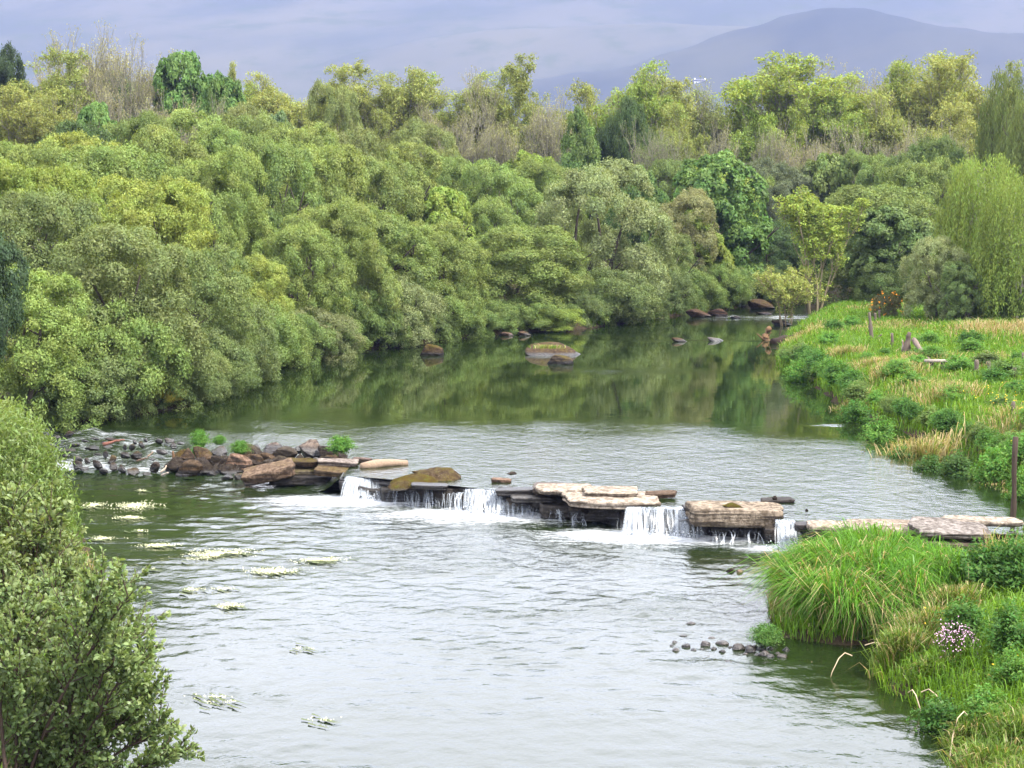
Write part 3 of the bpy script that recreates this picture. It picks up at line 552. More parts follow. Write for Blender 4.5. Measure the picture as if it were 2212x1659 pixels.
# rocks of the upper pool
for px, py, wd, ht, z0, moss, tint, lab in (
        (1190, 771, 138, 28, UZ - .05, .30, BROWN, 'broad mossy rock with a grassy crown in the middle of the pool'), (1211, 790, 58, 27, UZ - .05, .40, (.11, .085, .06), 'small mossy rock just in front of the broad one'),
        (932, 771, 52, 32, UZ - .05, .34, BROWN, 'dark mossy rock close under the willows'), (1094, 727, 34, 11, UZ - .03, .2, PINK, 'low pinkish rock at the foot of the rounded sallow'), (1132, 727, 32, 11, UZ - .03, .15, BROWN, 'low brown rock at the foot of the rounded sallow'),
        (1280, 694, 34, 9, UZ - .03, .1, BROWN, 'low rock under the great grey-green willow'), (1395, 686, 30, 8, UZ - .03, .1, BROWN, 'low rock under the dark willow'), (1425, 691, 28, 5, UZ - .02, .1, BROWN, 'flat rock awash off the dark willow'),
        (1510, 688, 58, 19, UZ - .05, .28, (.08, .05, .035), 'reddish mossy rock at the head of the far rapid'), (1556, 686, 52, 18, UZ - .05, .2, (.09, .055, .04), 'rust-coloured rock next to the mossy one at the rapid'), (1592, 689, 26, 6, UZ - .02, .1, BROWN, 'small rock in the white water of the rapid'),
        (1645, 670, 66, 22, UZ - .05, .3, BROWN, 'long brown boulder under the dark trees at the river bend'), (1655, 680, 40, 5, UZ - .02, 0, PINK, 'flat pink rock in the rapid'), (1468, 740, 36, 10, UZ - .03, .1, BROWN, 'low brown rock in line across the pool'), (1545, 739, 42, 9, UZ - .03, 0, GREY, 'low grey rock in line across the pool'), (1690, 705, 50, 12, UZ - .03, .1, DKB, 'dark root-tangled rock below the leaning spray')):
    boulder(px, py, wd, ht, z0, lab, tint, moss=moss, wl=UZ, idx=px, rot=(0, .06, random.uniform(-.3, .3)))

# ---------------------------------------------------------------- falling water
def fall_mat(name, alpha):
    k = NM(name); uv = k.attr('u'); n = k.noise(26, 3, k.mapped(k.pos(), (1.6, .3, .10)), .6)
    b = k.n('ShaderNodeBsdfPrincipled'); b.inputs['Base Color'].default_value = (.33, .36, .39, 1); b.inputs['Roughness'].default_value = .25
    tr = k.n('ShaderNodeBsdfTransparent'); ms = k.n('ShaderNodeMixShader')
    f = k.math('MULTIPLY', k.ramp(n, .34, .62), alpha) if alpha < .9 else k.math('MULTIPLY_ADD', k.math('POWER', uv, 2.0), .52, .07)
    k.l(f, ms.inputs[0]); k.l(tr.outputs[0], ms.inputs[1]); k.l(b.outputs[0], ms.inputs[2]); k.l(ms.outputs[0], k.out.inputs['Surface']); return k.m
M_SHEET = fall_mat('falling_sheet', .20); M_STRAND = fall_mat('falling_strand', 1.0)
for fi, (a, b, ty, by, n, reach, lab) in enumerate(FALLS):
    r = np.random.RandomState(500 + fi); B0, B1 = P(a, by + 2, 0), P(b, by + 2, 0)
    ztop = HC + ray((a + b) / 2, ty)[2] * ((B0[1] + B1[1]) / 2 + .3) / ray((a + b) / 2, ty)[1]; ztop = float(np.clip(ztop, .2, UZ + .02))
    out_ = .30 if n > 40 else .10
    def path(s, t, jx=0.0):                              # s along the lip, t down the fall
        x = B0[0] + (B1[0] - B0[0]) * s + jx * t; y = B0[1] + (B1[1] - B0[1]) * s
        ru = np.where(t < .22, 0, ((t - .22) / .78)); z = ztop * (1 - ru ** 1.75) + np.where(t < .22, .015 * (1 - t / .22), 0) - .02 * (t > .98)
        return x, y + out_ * 1.2 - (out_ + .22) * np.minimum(1.0, t) - 0 * ru, z
    V = []; T = []; U = []
    for i in range(n):
        s = r.rand()
        while n > 12 and r.rand() > .12 + 1.5 * float(vnoise(s * (b - a) / 9.0, fi * 3.1, fi)) ** 2.2: s = r.rand()
        jx = r.randn() * .08 + (.10 if n > 100 else 0) * (s - .5); wdt = (.010 + .03 * r.rand() ** 2) * (1.25 if n > 60 else .8); tend = 1 if r.rand() < .75 else .55 + .4 * r.rand(); t0 = 0 if n > 40 else .15
        tt_ = t0 + (tend - t0) * np.linspace(0, 1, 9); x, y, z = path(np.full(9, s), tt_, jx); y = y - (.05 * r.rand() + .22 * r.rand() ** 2 * tt_ ** 2); x = x + .02 * r.randn() * np.sin(tt_ * 7); wv = wdt * (.75 + .9 * tt_); o = len(V); op = r.rand()
        for q in range(9):
            V += [(x[q] - wv[q] / 2, y[q], z[q]), (x[q] + wv[q] / 2, y[q] + .01, z[q])]; U += [op, op]
            if q: A = o + 2 * q; T += [(A - 2, A - 1, A + 1), (A - 2, A + 1, A)]
    strand = make_mesh('strand', V, T, M_STRAND, True, {'u': U})
    if lab:
        g = np.linspace(0, 1, 26); tq = np.linspace(0, 1, 12); SG, TG = np.meshgrid(g, tq); x, y, z = path(SG, TG)
        y = y + .05 * (fbm(SG * 9, TG * 1.5, fi) - .5) + .02
        o = link('cascade', grid_mesh('cascade', x, y, z, M_SHEET), label=lab, category='waterfall', group='cascades over the weir')
        link('strand', strand, o, kind='stuff')
    else:
        link('trickle', strand, kind='stuff', label='thin trickle of water running down the dark weir face')
# spray droplets and splashes at the foot of the big falls
V = []; T = []; r = np.random.RandomState(3)
for x0, y0, x1, y1, reach, st in FOAM[:4]:
    for i in range(260):
        s = r.rand(); p = np.array((x0 + (x1 - x0) * s + r.randn() * .12, y0 + (y1 - y0) * s - .25 * r.rand() ** 2 * reach, .02 + .14 * r.rand() ** 3)); e = .006 + .012 * r.rand(); o = len(V)
        V += [p + (-e, 0, -e), p + (e, 0, -e), p + (0, 0, e), p + (0, e, 0)]; T += [(o, o + 1, o + 2), (o, o + 3, o + 1), (o + 1, o + 3, o + 2), (o, o + 2, o + 3)]
link('foam', make_mesh('foam', V, T, flat_mat('spray', (.85, .87, .9), .5)), kind='stuff', label='white splashes at the foot of the cascades')

# ---------------------------------------------------------------- foliage builders
def tris_from(p, ax, nr, l, w_):
    """one leaf-sized triangle per point: p centre, ax long axis, nr facing."""
    side = unit(np.cross(ax, nr)); l = np.asarray(l).reshape(-1, 1); w_ = np.asarray(w_).reshape(-1, 1)
    a = p - ax * l * .5 - side * w_ * .5; b = p - ax * l * .35 + side * w_ * .5; c = p + ax * l * .6
    n = len(p); return np.stack([a, b, c], 1).reshape(-1, 3), np.arange(3 * n, dtype=np.int32).reshape(-1, 3)
def rdir(r, n): return unit(r.randn(n, 3))
def lobed_crown(name, seed, R=4., H=8., lobes=13, lr=(.36, .52), sub=20, n=72000, leaf=.128, up=.45, low=.04, cl=(.30, .48), mid=.36, mat=None, broad=.6, rag=.09):
    r = np.random.RandomState(seed); C = []; LR = []
    for i in range(lobes):
        t = low + (.86 - low) * ((i + .5) / lobes) ** .9; a = i * 2.39996 + r.rand() * .6
        q = max(.12, 1 - ((t - mid) / (.66 if t > mid else .75)) ** 2) ** .5; rad = R * .62 * q * (.85 + .3 * r.rand())
        C.append((cos(a) * rad, sin(a) * rad, t * H)); LR.append(R * r.uniform(*lr) * (.75 + .3 * q))
    C.append((0, 0, H * .5)); LR.append(R * .5); C.append((r.randn() * .3, r.randn() * .3, H * .86 - R * .1)); LR.append(R * .40)
    C = np.array(C); LR = np.array(LR); L = len(C)
    cd = rdir(r, L * sub); cd[:, 2] = np.where(cd[:, 2] < -.35, -cd[:, 2], cd[:, 2]); li = np.repeat(np.arange(L), sub)
    cc = C[li] + cd * LR[li][:, None] * (.78 + .16 * r.rand(L * sub, 1)); crr = LR[li] * r.uniform(cl[0], cl[1], L * sub); crnd = r.rand(L * sub)
    D = np.linalg.norm(cc[:, None, :] - C[None], axis=2) / LR[None]; D[np.arange(len(cc)), li] = 9
    ok = (D.min(1) > .72) & (cc[:, 2] > -.2); cc, cd, crr, crnd = cc[ok], cd[ok], crr[ok], crnd[ok]
    pr = crr ** 2; k = r.choice(len(cc), int(n * 1.1), p=pr / pr.sum()); N = len(k)
    d = unit(rdir(r, N) + cd[k] * .75 + np.array((0, 0, .25))); p = cc[k] + d * (crr[k] * (.45 + .62 * r.rand(N) ** .6))[:, None] + r.randn(N, 3) * rag
    g = p[:, 2] > .03; p, d, k = p[g], d[g], k[g]; N = len(p)
    nr = unit(d * .95 + rdir(r, N) * .6 + np.array((0, 0, .25))); ax = unit(np.cross(nr, rdir(r, N)) + np.array((0, 0, up)))
    l = leaf * (.6 + .8 * r.rand(N)); V, T = tris_from(p, ax, nr, l, l * broad)
    s = H / V[:, 2].max(); V[:, 2] *= s
    rx = np.percentile(np.hypot(V[:, 0], V[:, 1]), 98); V[:, :2] *= R / rx
    rn = np.clip(.62 * r.rand(N) + .38 * crnd[k], 0, 1); hu = np.clip(.5 * r.rand(N) + .5 * crnd[(k * 7) % len(crnd)], 0, 1)
    return make_mesh(name, V, T, mat or M_LEAF, False, {'rnd': np.repeat(rn, 3), 'hue': np.repeat(hu, 3)})
def tube_mesh(name, lines, mat, k=5):
    V = []; Q = []
    for pts, rad in lines:
        pts = np.asarray(pts, float); n = len(pts); tg = unit(np.gradient(pts, axis=0)); ref = np.where(np.abs(tg[:, 2:3]) > .9, np.array([[1., 0, 0]]), np.array([[0, 0, 1.]]))
        u = unit(np.cross(tg, ref)); v = np.cross(tg, u); a = np.linspace(0, 2 * pi, k, endpoint=False); o = len(V)
        ring = pts[:, None] + (u[:, None] * np.cos(a)[None, :, None] + v[:, None] * np.sin(a)[None, :, None]) * np.asarray(rad)[:, None, None]
        V.extend(ring.reshape(-1, 3)); i = np.arange(n * k).reshape(n, k)
        for j in range(n - 1):
            for q in range(k): Q.append((o + i[j, q], o + i[j, (q + 1) % k], o + i[j + 1, (q + 1) % k], o + i[j + 1, q]))
    return make_mesh(name, V, Q, mat, True, quads=True)
def skeleton(seed, H, R, trunk_f=.22, stems=1, kids=(4, 4, 3, 3), rise=.16, wob=.16, r0=.22, ratio=.66, minr=.022, fan=.75):
    r = np.random.RandomState(seed); lines = []; tips = []
    def grow(p, d, L, rad, lev):
        n = 4; pts = [p]; rr = [rad]; dd = d
        for i in range(n):
            dd = unit(dd + r.randn(3) * wob + np.array((0, 0, rise))); pts.append(pts[-1] + dd * L / n); rr.append(max(minr, rad * (1 - .42 * (i + 1) / n)))
        lines.append((np.array(pts), np.array(rr)))
        if lev >= len(kids): tips.append((pts[-1], dd)); return
        m = kids[lev] + (r.rand() < .4)
        for c in range(m):
            q = pts[-1] if c < 2 else pts[-1 - r.randint(0, 3)]; ph = c * 2 * pi / m + r.rand() * 1.2
            u = unit(np.cross(dd, (0.3, .5, .8))); v = np.cross(dd, u); nd = unit(dd + (u * cos(ph) + v * sin(ph)) * fan * (.6 + .6 * r.rand()))
            grow(q, nd, L * ratio * (.8 + .4 * r.rand()), max(minr, rr[-1] * .72), lev + 1)
    for s in range(stems):
        a = s * 2 * pi / max(1, stems) + r.rand(); d = unit(np.array((cos(a) * .28 * (stems > 1), sin(a) * .28 * (stems > 1), 1)))
        grow(np.array((cos(a) * .25 * (stems > 1), sin(a) * .25 * (stems > 1), -.2)), d, H * trunk_f, r0 * (1 if stems == 1 else .7), 0)
    allp = np.concatenate([l[0] for l in lines]); zt = allp[:, 2].max(); rt = np.percentile(np.hypot(allp[:, 0], allp[:, 1]), 97)
    S = np.array((R / rt, R / rt, H / zt)); lines = [(l[0] * S, l[1]) for l in lines]; tips = [(t_[0] * S, t_[1]) for t_ in tips]
    return lines, tips
def tip_leaves(name, seed, tips, per, rad, leaf, mat=None, broad=.55, lines=None, extra=0):
    r = np.random.RandomState(seed); tp = np.array([t_[0] for t_ in tips])
    if extra and lines:
        ep = np.concatenate([l[0][2:] for l in lines if l[1][0] < .07]); tp = np.concatenate([tp, ep[r.choice(len(ep), extra)]])
    k = np.repeat(np.arange(len(tp)), per); N = len(k); d = rdir(r, N); crnd = r.rand(len(tp))
    p = tp[k] + d * (rad * r.rand(N) ** .5)[:, None] * np.array((1, 1, .7)); nr = unit(d * .4 + rdir(r, N) * .7 + np.array((0, 0, .6))); ax = unit(np.cross(nr, rdir(r, N)))
    l = leaf * (.6 + .8 * r.rand(N)); V, T = tris_from(p, ax, nr, l, l * broad)
    return make_mesh(name, V, T, mat or M_LEAF, False, {'rnd': np.repeat(.6 * r.rand(N) + .4 * crnd[k], 3), 'hue': np.repeat(r.rand(N), 3)})
def weeping_crown(name, seed, R=4., H=9., strands=560, per=90, leaf=.15, drop=(.25, .55), mat=None, broad=.5, wild=.6):
    r = np.random.RandomState(seed); a = r.rand(strands) * 2 * pi; t = r.rand(strands) ** .8
    t = .22 + .78 * t; q = np.sqrt(np.clip(1 - ((t - .45) / .6) ** 2, .03, 1)); rad = R * q * (.35 + .65 * r.rand(strands) ** .5)
    clump = np.floor(a / (2 * pi) * 11 + t * 6); rad = rad * (.86 + .2 * hash2(clump, clump * 3, seed))
    st = np.stack([np.cos(a) * rad, np.sin(a) * rad, t * H], 1); L = H * (drop[0] + (drop[1] - drop[0]) * r.rand(strands)) * (.45 + .55 * t)
    k = np.repeat(np.arange(strands), per); s = r.rand(len(k)); o = np.stack([np.cos(a), np.sin(a), 0 * a], 1)
    p = st[k] + o[k] * (.35 * np.sin(s * 2.2) * .7)[:, None] + r.randn(len(k), 3) * np.array((.13, .13, .08)); p[:, 2] -= s * L[k]
    g = p[:, 2] > .1; p, k = p[g], k[g]; N = len(p); nr = unit(o[k] * .6 + rdir(r, N) * .8 + np.array((0, 0, .2))); ax = unit(np.array((0, 0, -1.)) + rdir(r, N) * wild)
    l = leaf * (.6 + .8 * r.rand(N)); V, T = tris_from(p, ax, nr, l, l * broad); V[:, 2] *= H / V[:, 2].max(); crnd = r.rand(strands)
    return make_mesh(name, V, T, mat or M_LEAF, False, {'rnd': np.repeat(.55 * r.rand(N) + .45 * crnd[k], 3), 'hue': np.repeat(.5 * r.rand(N) + .5 * crnd[k], 3)})
def simple_trunk(seed, H, R, stems=4, r0=.16):
    r = np.random.RandomState(seed); L = []
    for s in range(stems):
        a = s * 2 * pi / stems + r.rand(); pts = [np.array((cos(a) * .2, sin(a) * .2, -.4))]; d = unit(np.array((cos(a) * .26, sin(a) * .26, 1)))
        for i in range(6): d = unit(d + r.randn(3) * .16); pts.append(pts[-1] + d * H * .13)
        L.append((np.array(pts), np.linspace(r0, .04, 7)))
        for b_ in range(5):
            i = r.randint(2, 6); d2 = unit(np.array((cos(a + r.randn()), sin(a + r.randn()), .5))); q = [pts[i] + d2 * R * .09 * j + np.array((0, 0, .02 * j * j)) for j in range(4)]; L.append((np.array(q), np.linspace(r0 * .4, .025, 4)))
    return tube_mesh('trunk', L, M_BARK, 5)

# variants: (crown mesh, trunk mesh, R, H)
VAR = {}
VAR['W'] = [(lobed_crown('crown', 11, lobes=10, lr=(.44, .60), sub=34, cl=(.19, .31)), simple_trunk(1, 8, 4), 4., 8.), (lobed_crown('crown', 12, lobes=13, lr=(.38, .54), n=70000, sub=34, cl=(.19, .32)), simple_trunk(2, 8, 4), 4., 8.), (lobed_crown('crown', 13, lobes=8, lr=(.50, .68), sub=40, cl=(.17, .28), n=74000), simple_trunk(3, 8, 4), 4., 8.), (lobed_crown('crown', 14, R=3., H=9, lobes=12, lr=(.46, .64), n=64000, mid=.42, sub=32, cl=(.2, .32)), simple_trunk(4, 9, 3), 3., 9.), (lobed_crown('crown', 18, R=4., H=8, lobes=22, lr=(.26, .38), sub=16, n=72000, cl=(.34, .5)), simple_trunk(8, 8, 4), 4., 8.)]
VAR['U'] = [(lobed_crown('crown', 15, R=3., H=4.5, lobes=11, lr=(.34, .5), n=38000, leaf=.11, up=.6), simple_trunk(5, 4.5, 3, 5, .07), 3., 4.5), (lobed_crown('crown', 16, R=3., H=4.2, lobes=15, lr=(.3, .42), n=38000, leaf=.11, up=.6), simple_trunk(6, 4.5, 3, 5, .07), 3., 4.2)]
VAR['S'] = [(lobed_crown('crown', 21, R=4., H=9., lobes=20, lr=(.26, .4), sub=13, n=34000, leaf=.22, up=-.25, broad=.9, cl=(.34, .5), rag=.04), simple_trunk(7, 9, 4, 3), 4., 9.), (lobed_crown('crown', 22, R=4., H=8., lobes=16, lr=(.28, .42), sub=12, n=32000, leaf=.22, up=-.25, broad=.9, cl=(.36, .52), rag=.04), simple_trunk(9, 8, 4, 3), 4., 8.)]
VAR['B'] = [(weeping_crown('crown', 31), tube_mesh('trunk', [(l[0], l[1]) for l in skeleton(71, 8.2, 2.6, .35, 1, (5, 3, 2), .2, .12, .15)[0]], M_BARK), 4., 9.), (weeping_crown('crown', 32, R=3.4, H=9.5, strands=480), tube_mesh('trunk', skeleton(72, 8.6, 2.2, .35, 2, (5, 3, 2), .2, .12, .15)[0], M_BARK), 3.4, 9.5)]
VAR['C'] = [(lobed_crown('crown', 35, R=2.2, H=9, lobes=16, lr=(.42, .58), sub=18, n=24000, mid=.25, leaf=.18, up=-.3), simple_trunk(10, 9, 2.2, 1), 2.2, 9.)]
VAR['A'] = []; VAR['N'] = []
for s_ in (1, 2, 3, 4):
    ln, tp = skeleton(40 + s_, 14, 5, .28, 1 + (s_ % 2), (4, 3, 3, 3), .17, .17, .22, .68)
    VAR['A'].append((tip_leaves('crown', s_, tp, 30, .62, .21, lines=ln, extra=420), tube_mesh('trunk', ln, M_BARK, 4), 5., 14.))
for s_ in (1, 2, 3):
    ln, tp = skeleton(50 + s_, 13, 5, .22, 2 + s_ % 2, (4, 4, 3, 3), .2, .14, .17, .68, .02, .6)
    VAR['N'].append((tip_leaves('crown', s_ + 9, tp, 6, .5, .14, lines=ln, extra=300), tube_mesh('trunk', ln, M_BARK, 3), 5., 13.))
ln, tp = skeleton(61, 9, 2.2, .40, 5, (3, 3, 3), .22, .1, .10, .62, .016, .45)
VAR['P'] = [(tip_leaves('crown', 61, tp, 34, .42, .15, lines=ln, extra=420), tube_mesh('trunk', ln, M_BARK, 5), 2.2, 9.)]

ln, tp = skeleton(66, 3.6, 1.9, .30, 6, (3, 3, 2), .05, .16, .06, .7, .014, .6)
VAR['Q'] = [(tip_leaves('crown', 66, tp, 12, .30, .13, lines=ln, extra=600), tube_mesh('trunk', ln, M_BARK, 4), 1.9, 3.6)]

VAR['I'] = [(lobed_crown('crown', 77, R=3., H=9., lobes=11, low=.52, mid=.72, n=40000, leaf=.15, lr=(.34, .48)), tube_mesh('trunk', [(np.array([(0, 0, -.3), (-.08, .05, 3), (.05, 0, 7.5)]), np.array([.22, .18, .08]))], M_BARK, 8), 3., 9.)]
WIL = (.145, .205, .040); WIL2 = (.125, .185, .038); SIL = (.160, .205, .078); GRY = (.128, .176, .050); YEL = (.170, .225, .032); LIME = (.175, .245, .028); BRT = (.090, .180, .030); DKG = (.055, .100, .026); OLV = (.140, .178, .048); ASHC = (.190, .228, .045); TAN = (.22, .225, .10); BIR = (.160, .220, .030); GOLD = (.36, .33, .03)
BK_GREY = (.235, .225, .165); BK_DARK = (.09, .075, .06)
TR = random.Random(8); count = {}
NAMES = {'W': ('willow_tree', 'tree'), 'U': ('willow_shrub', 'shrub'), 'S': ('sycamore_tree', 'tree'), 'B': ('birch_tree', 'tree'), 'C': ('birch_tree', 'tree'), 'A': ('ash_tree', 'tree'), 'N': ('ash_tree', 'tree'), 'P': ('alder_sapling', 'tree'), 'I': ('ivy_tree', 'tree'), 'Q': ('alder_sapling', 'tree')}
def tree(kind, cx, top, hw, Y, tint, label, group=None, bark=None, var=None, base=None, depth=1.0, name=None):
    if group == G_FRONT and Y < 130:                     # stand on the bank where the sight line leaves the water
        off = hw * Y / F * (.0 if kind == 'U' else .25)
        for Yq in np.arange(50, 135, .4):
            if look(_LD, PY(cx, 700, Yq)[0], Yq) > off and Yq > weirY(PY(cx, 700, Yq)[0]) + 5: break
        Y = float(Yq) + (0 if kind == 'U' else max(0, (Y - 66) * .06))
    p = PY(cx, top, Y); X = p[0]; zb = (float(lz(X, Y)) if Y < 255 else float(land(X, Y))) - .15 if base is None else base
    vs = VAR[kind]; count[kind] = count.get(kind, 0) + 1; c, t_, R, H = vs[(count[kind] if var is None else var) % len(vs)]
    if kind == 'U' and (p[2] - zb) / H / (hw * Y / F / R) > 1.4: c, t_, R, H = VAR['W'][3 if count[kind] % 2 else 1]
    if kind == 'W' and Y < 140: hw *= 1.15
    s = hw * Y / F / R; sz = max(.25, (p[2] - zb) / H)
    nm, cat = NAMES[kind]
    o = thing(name or nm, label, cat, (X, Y, zb), group, (0, 0, TR.uniform(0, 6.28)), (s, s * depth, sz))
    link('trunk', t_, o, color=bark or (BK_GREY if kind in 'AN' else BK_DARK))
    j0 = TR.uniform(.9, 1.1); j = [j0 * TR.uniform(.96, 1.04) for _ in range(3)]
    link('crown', c, o, color=tuple(a * b * q for a, b, q in zip(tint, j, (1.13, 1.06, .98))), kind='stuff'); return o
G_FRONT = 'willows along the far bank'; G_MID = 'crowded willows on the wooded slope'; G_BACK = 'ash trees along the skyline'
# front row on the water, from the dark edge tree to the river bend
for a in [
    ('U', 60, 560, 150, 66, WIL, 'broad light-green willow shrub behind the drooping near willow', 0), ('U', 255, 640, 150, 64.5, WIL2, 'rounded light-green willow shrub overhanging the riffle pool', 1), ('U', 120, 760, 130, 61.5, WIL2, 'dark-bottomed willow shrub nearest the riffle', 0), ('U', 345, 822, 56, 64, GOLD, 'little golden-yellow willow bush at the water', 1),
    ('W', 420, 520, 120, 76, GRY, 'grey-green willow leaning out beside the yellow-green one', 1), ('W', 250, 470, 170, 76, GRY, 'grey-green willow above the rounded light-green shrub', 4), ('U', 420, 735, 75, 68, GRY, 'low grey-green willow shrub past the golden bush', 1), ('W', 545, 545, 75, 83, YEL, 'yellow-green willow between grey-green neighbours', 3), ('U', 500, 650, 85, 73.5, GRY, 'grey willow shrub touching the water before the yellow-green willow', 0),
    ('U', 680, 655, 105, 84, SIL, 'silvery low willow shrub reaching over the water', 0), ('W', 640, 470, 110, 88, WIL2, 'tall willow rising behind the silvery low shrub', 0), ('W', 720, 420, 120, 92, WIL, 'tall willow with stacked domes of foliage above the water', 2), ('U', 850, 590, 105, 92, SIL, 'silvery bushy willow shrub beside the dark mossy rock', 1), ('W', 830, 440, 110, 97, WIL2, 'tall olive willow behind the silvery bushy shrub', 3),
    ('W', 945, 470, 95, 98, WIL, 'narrow willow reaching the water beside the rounded sallow', 1), ('W', 1130, 480, 132, 104, WIL2, 'rounded sallow built of many small domes beside the pool', 4), ('U', 1180, 655, 85, 100, LIME, 'low bright shrub at the foot of the rounded sallow', 0), ('W', 1285, 335, 150, 113, SIL, 'great grey-green domed willow, the biggest on the far bank', 2), ('U', 1320, 575, 105, 107, GRY, 'low dark-green shrub under the great domed willow', 1),
    ('W', 1432, 500, 62, 117, GRY, 'narrow dark grey-green willow beside the great domed one', 3), ('S', 1500, 450, 82, 119, LIME, 'fresh green maple leaning over the rapid', 1), ('U', 1560, 560, 66, 121, WIL2, 'rounded shrub beside the rapid at the end of the row', 1), ('S', 1552, 320, 112, 128, BRT, 'bright green sycamore with bold leaf lobes above the rapid', 0)]:
    tree(a[0], a[1], a[2], a[3], a[4], a[5], a[6], G_FRONT, var=a[7])
sh = np.array([(-13.7, 58.4), (-10.9, 63.2), (-10.2, 76.2), (-7.2, 85.5), (-1.6, 95.4), (3.6, 100.4), (7.4, 107.8), (14, 119.8), (18.3, 124.3)]); seg = np.r_[0, np.cumsum(np.hypot(*np.diff(sh, axis=0).T))]
for i, s_ in enumerate(np.arange(.6, seg[-1], 1.7)):
    X = np.interp(s_, seg, sh[:, 0]) + TR.uniform(-.5, .3); Y = np.interp(s_, seg, sh[:, 1]) + TR.uniform(-.1, .7); c, t_, R_, H_ = VAR['U'][i % 2]; s = TR.uniform(1.2, 2.2) / R_; sz = TR.uniform(1.7, 3.4) / H_
    o = thing('willow_shrub', 'low willow shrub in the unbroken fringe along the far waterline', 'shrub', (X, Y, UZ - .12), 'fringe shrubs of the far waterline', (0, 0, TR.uniform(0, 6.28)), (s, s, sz))
    link('trunk', t_, o, color=BK_DARK); link('crown', c, o, color=TR.choice([WIL2, GRY, WIL, (.10, .14, .035)]), kind='stuff')
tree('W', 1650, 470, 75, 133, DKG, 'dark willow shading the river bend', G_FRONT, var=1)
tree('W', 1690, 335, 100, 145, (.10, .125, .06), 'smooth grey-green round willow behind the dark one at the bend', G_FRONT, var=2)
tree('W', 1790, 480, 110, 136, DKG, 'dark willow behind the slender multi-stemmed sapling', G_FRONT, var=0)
tree('W', 1480, 400, 70, 127, (.19, .20, .08), 'tan half-leafed willow beside the bright sycamore', G_FRONT, var=3)
# slope rows
for a in [
    ('W', 80, 335, 140, 80, LIME, 'yellow-green willow in front of the slope at the edge of the view', 0), ('W', 90, 400, 130, 76, GRY, 'grey-green willow below the yellow-green one at the edge of the view', 4), ('W', 330, 370, 140, 84, YEL, 'bright yellow-green willow in the middle of the slope', 1), ('W', 470, 310, 120, 95, WIL, 'olive willow right of the bright yellow-green one', 2), ('W', 590, 285, 120, 101, WIL2, 'olive willow with a broad low dome on the slope', 0),
    ('W', 700, 300, 110, 106, WIL, 'willow on the slope above the stacked domes', 4), ('W', 810, 330, 100, 110, WIL2, 'willow on the slope above the silvery bushy shrub', 1), ('W', 240, 300, 140, 96, WIL, 'light olive willow uphill of the bright yellow-green one', 4), ('S', 955, 400, 85, 110, LIME, 'light green broad-leaved tree beside the rounded sallow', 1), ('W', 1050, 420, 85, 114, WIL, 'willow filling the gap above the rounded sallow', 0), ('W', 1080, 340, 110, 126, WIL2, 'pale olive willow left of the great domed one', 2)]:
    tree(a[0], a[1], a[2], a[3], a[4], a[5], a[6], G_MID, var=a[7])
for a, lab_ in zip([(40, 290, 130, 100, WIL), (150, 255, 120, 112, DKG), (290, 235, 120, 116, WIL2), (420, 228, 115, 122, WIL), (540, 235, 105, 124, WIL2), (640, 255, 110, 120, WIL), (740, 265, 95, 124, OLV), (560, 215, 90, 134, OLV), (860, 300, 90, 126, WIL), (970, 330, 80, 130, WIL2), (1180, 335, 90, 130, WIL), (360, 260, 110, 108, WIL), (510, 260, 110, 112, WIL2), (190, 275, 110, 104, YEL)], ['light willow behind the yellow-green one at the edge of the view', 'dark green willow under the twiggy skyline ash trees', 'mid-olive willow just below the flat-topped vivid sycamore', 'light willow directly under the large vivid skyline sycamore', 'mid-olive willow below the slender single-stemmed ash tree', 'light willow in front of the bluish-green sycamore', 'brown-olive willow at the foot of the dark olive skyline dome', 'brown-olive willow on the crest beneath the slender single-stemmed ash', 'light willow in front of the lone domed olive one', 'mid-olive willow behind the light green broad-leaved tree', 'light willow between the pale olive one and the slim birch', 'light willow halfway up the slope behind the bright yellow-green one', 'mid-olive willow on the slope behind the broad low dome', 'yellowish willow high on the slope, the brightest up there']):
    tree('W', a[0], a[1], a[2], a[3], a[4], lab_, G_MID)
tree('W', 905, 245, 95, 138, OLV, 'domed olive willow standing above the slope by itself', G_MID, var=2); tree('W', 720, 165, 75, 150, OLV, 'dark olive domed willow breaking the skyline ash trees', G_MID, var=0)
tree('C', 1255, 222, 48, 150, (.085, .15, .025), 'slim upright birch with a pointed top')
tree('S', 400, 105, 95, 150, BRT, 'vivid green sycamore on the skyline amid twiggy ash trees', var=1); tree('S', 480, 150, 60, 146, BRT, 'smaller vivid green sycamore sloping down from the skyline one', var=0)
tree('S', 210, 215, 75, 130, BRT, 'flat-topped vivid green sycamore low in front of the twiggy ash trees', var=1); tree('S', 600, 235, 60, 132, (.10, .16, .06), 'bluish-green sycamore above the slope willows', var=0)
tree('W', 1350, 200, 70, 158, DKG, 'dark green tree behind the slim upright birch', var=1)
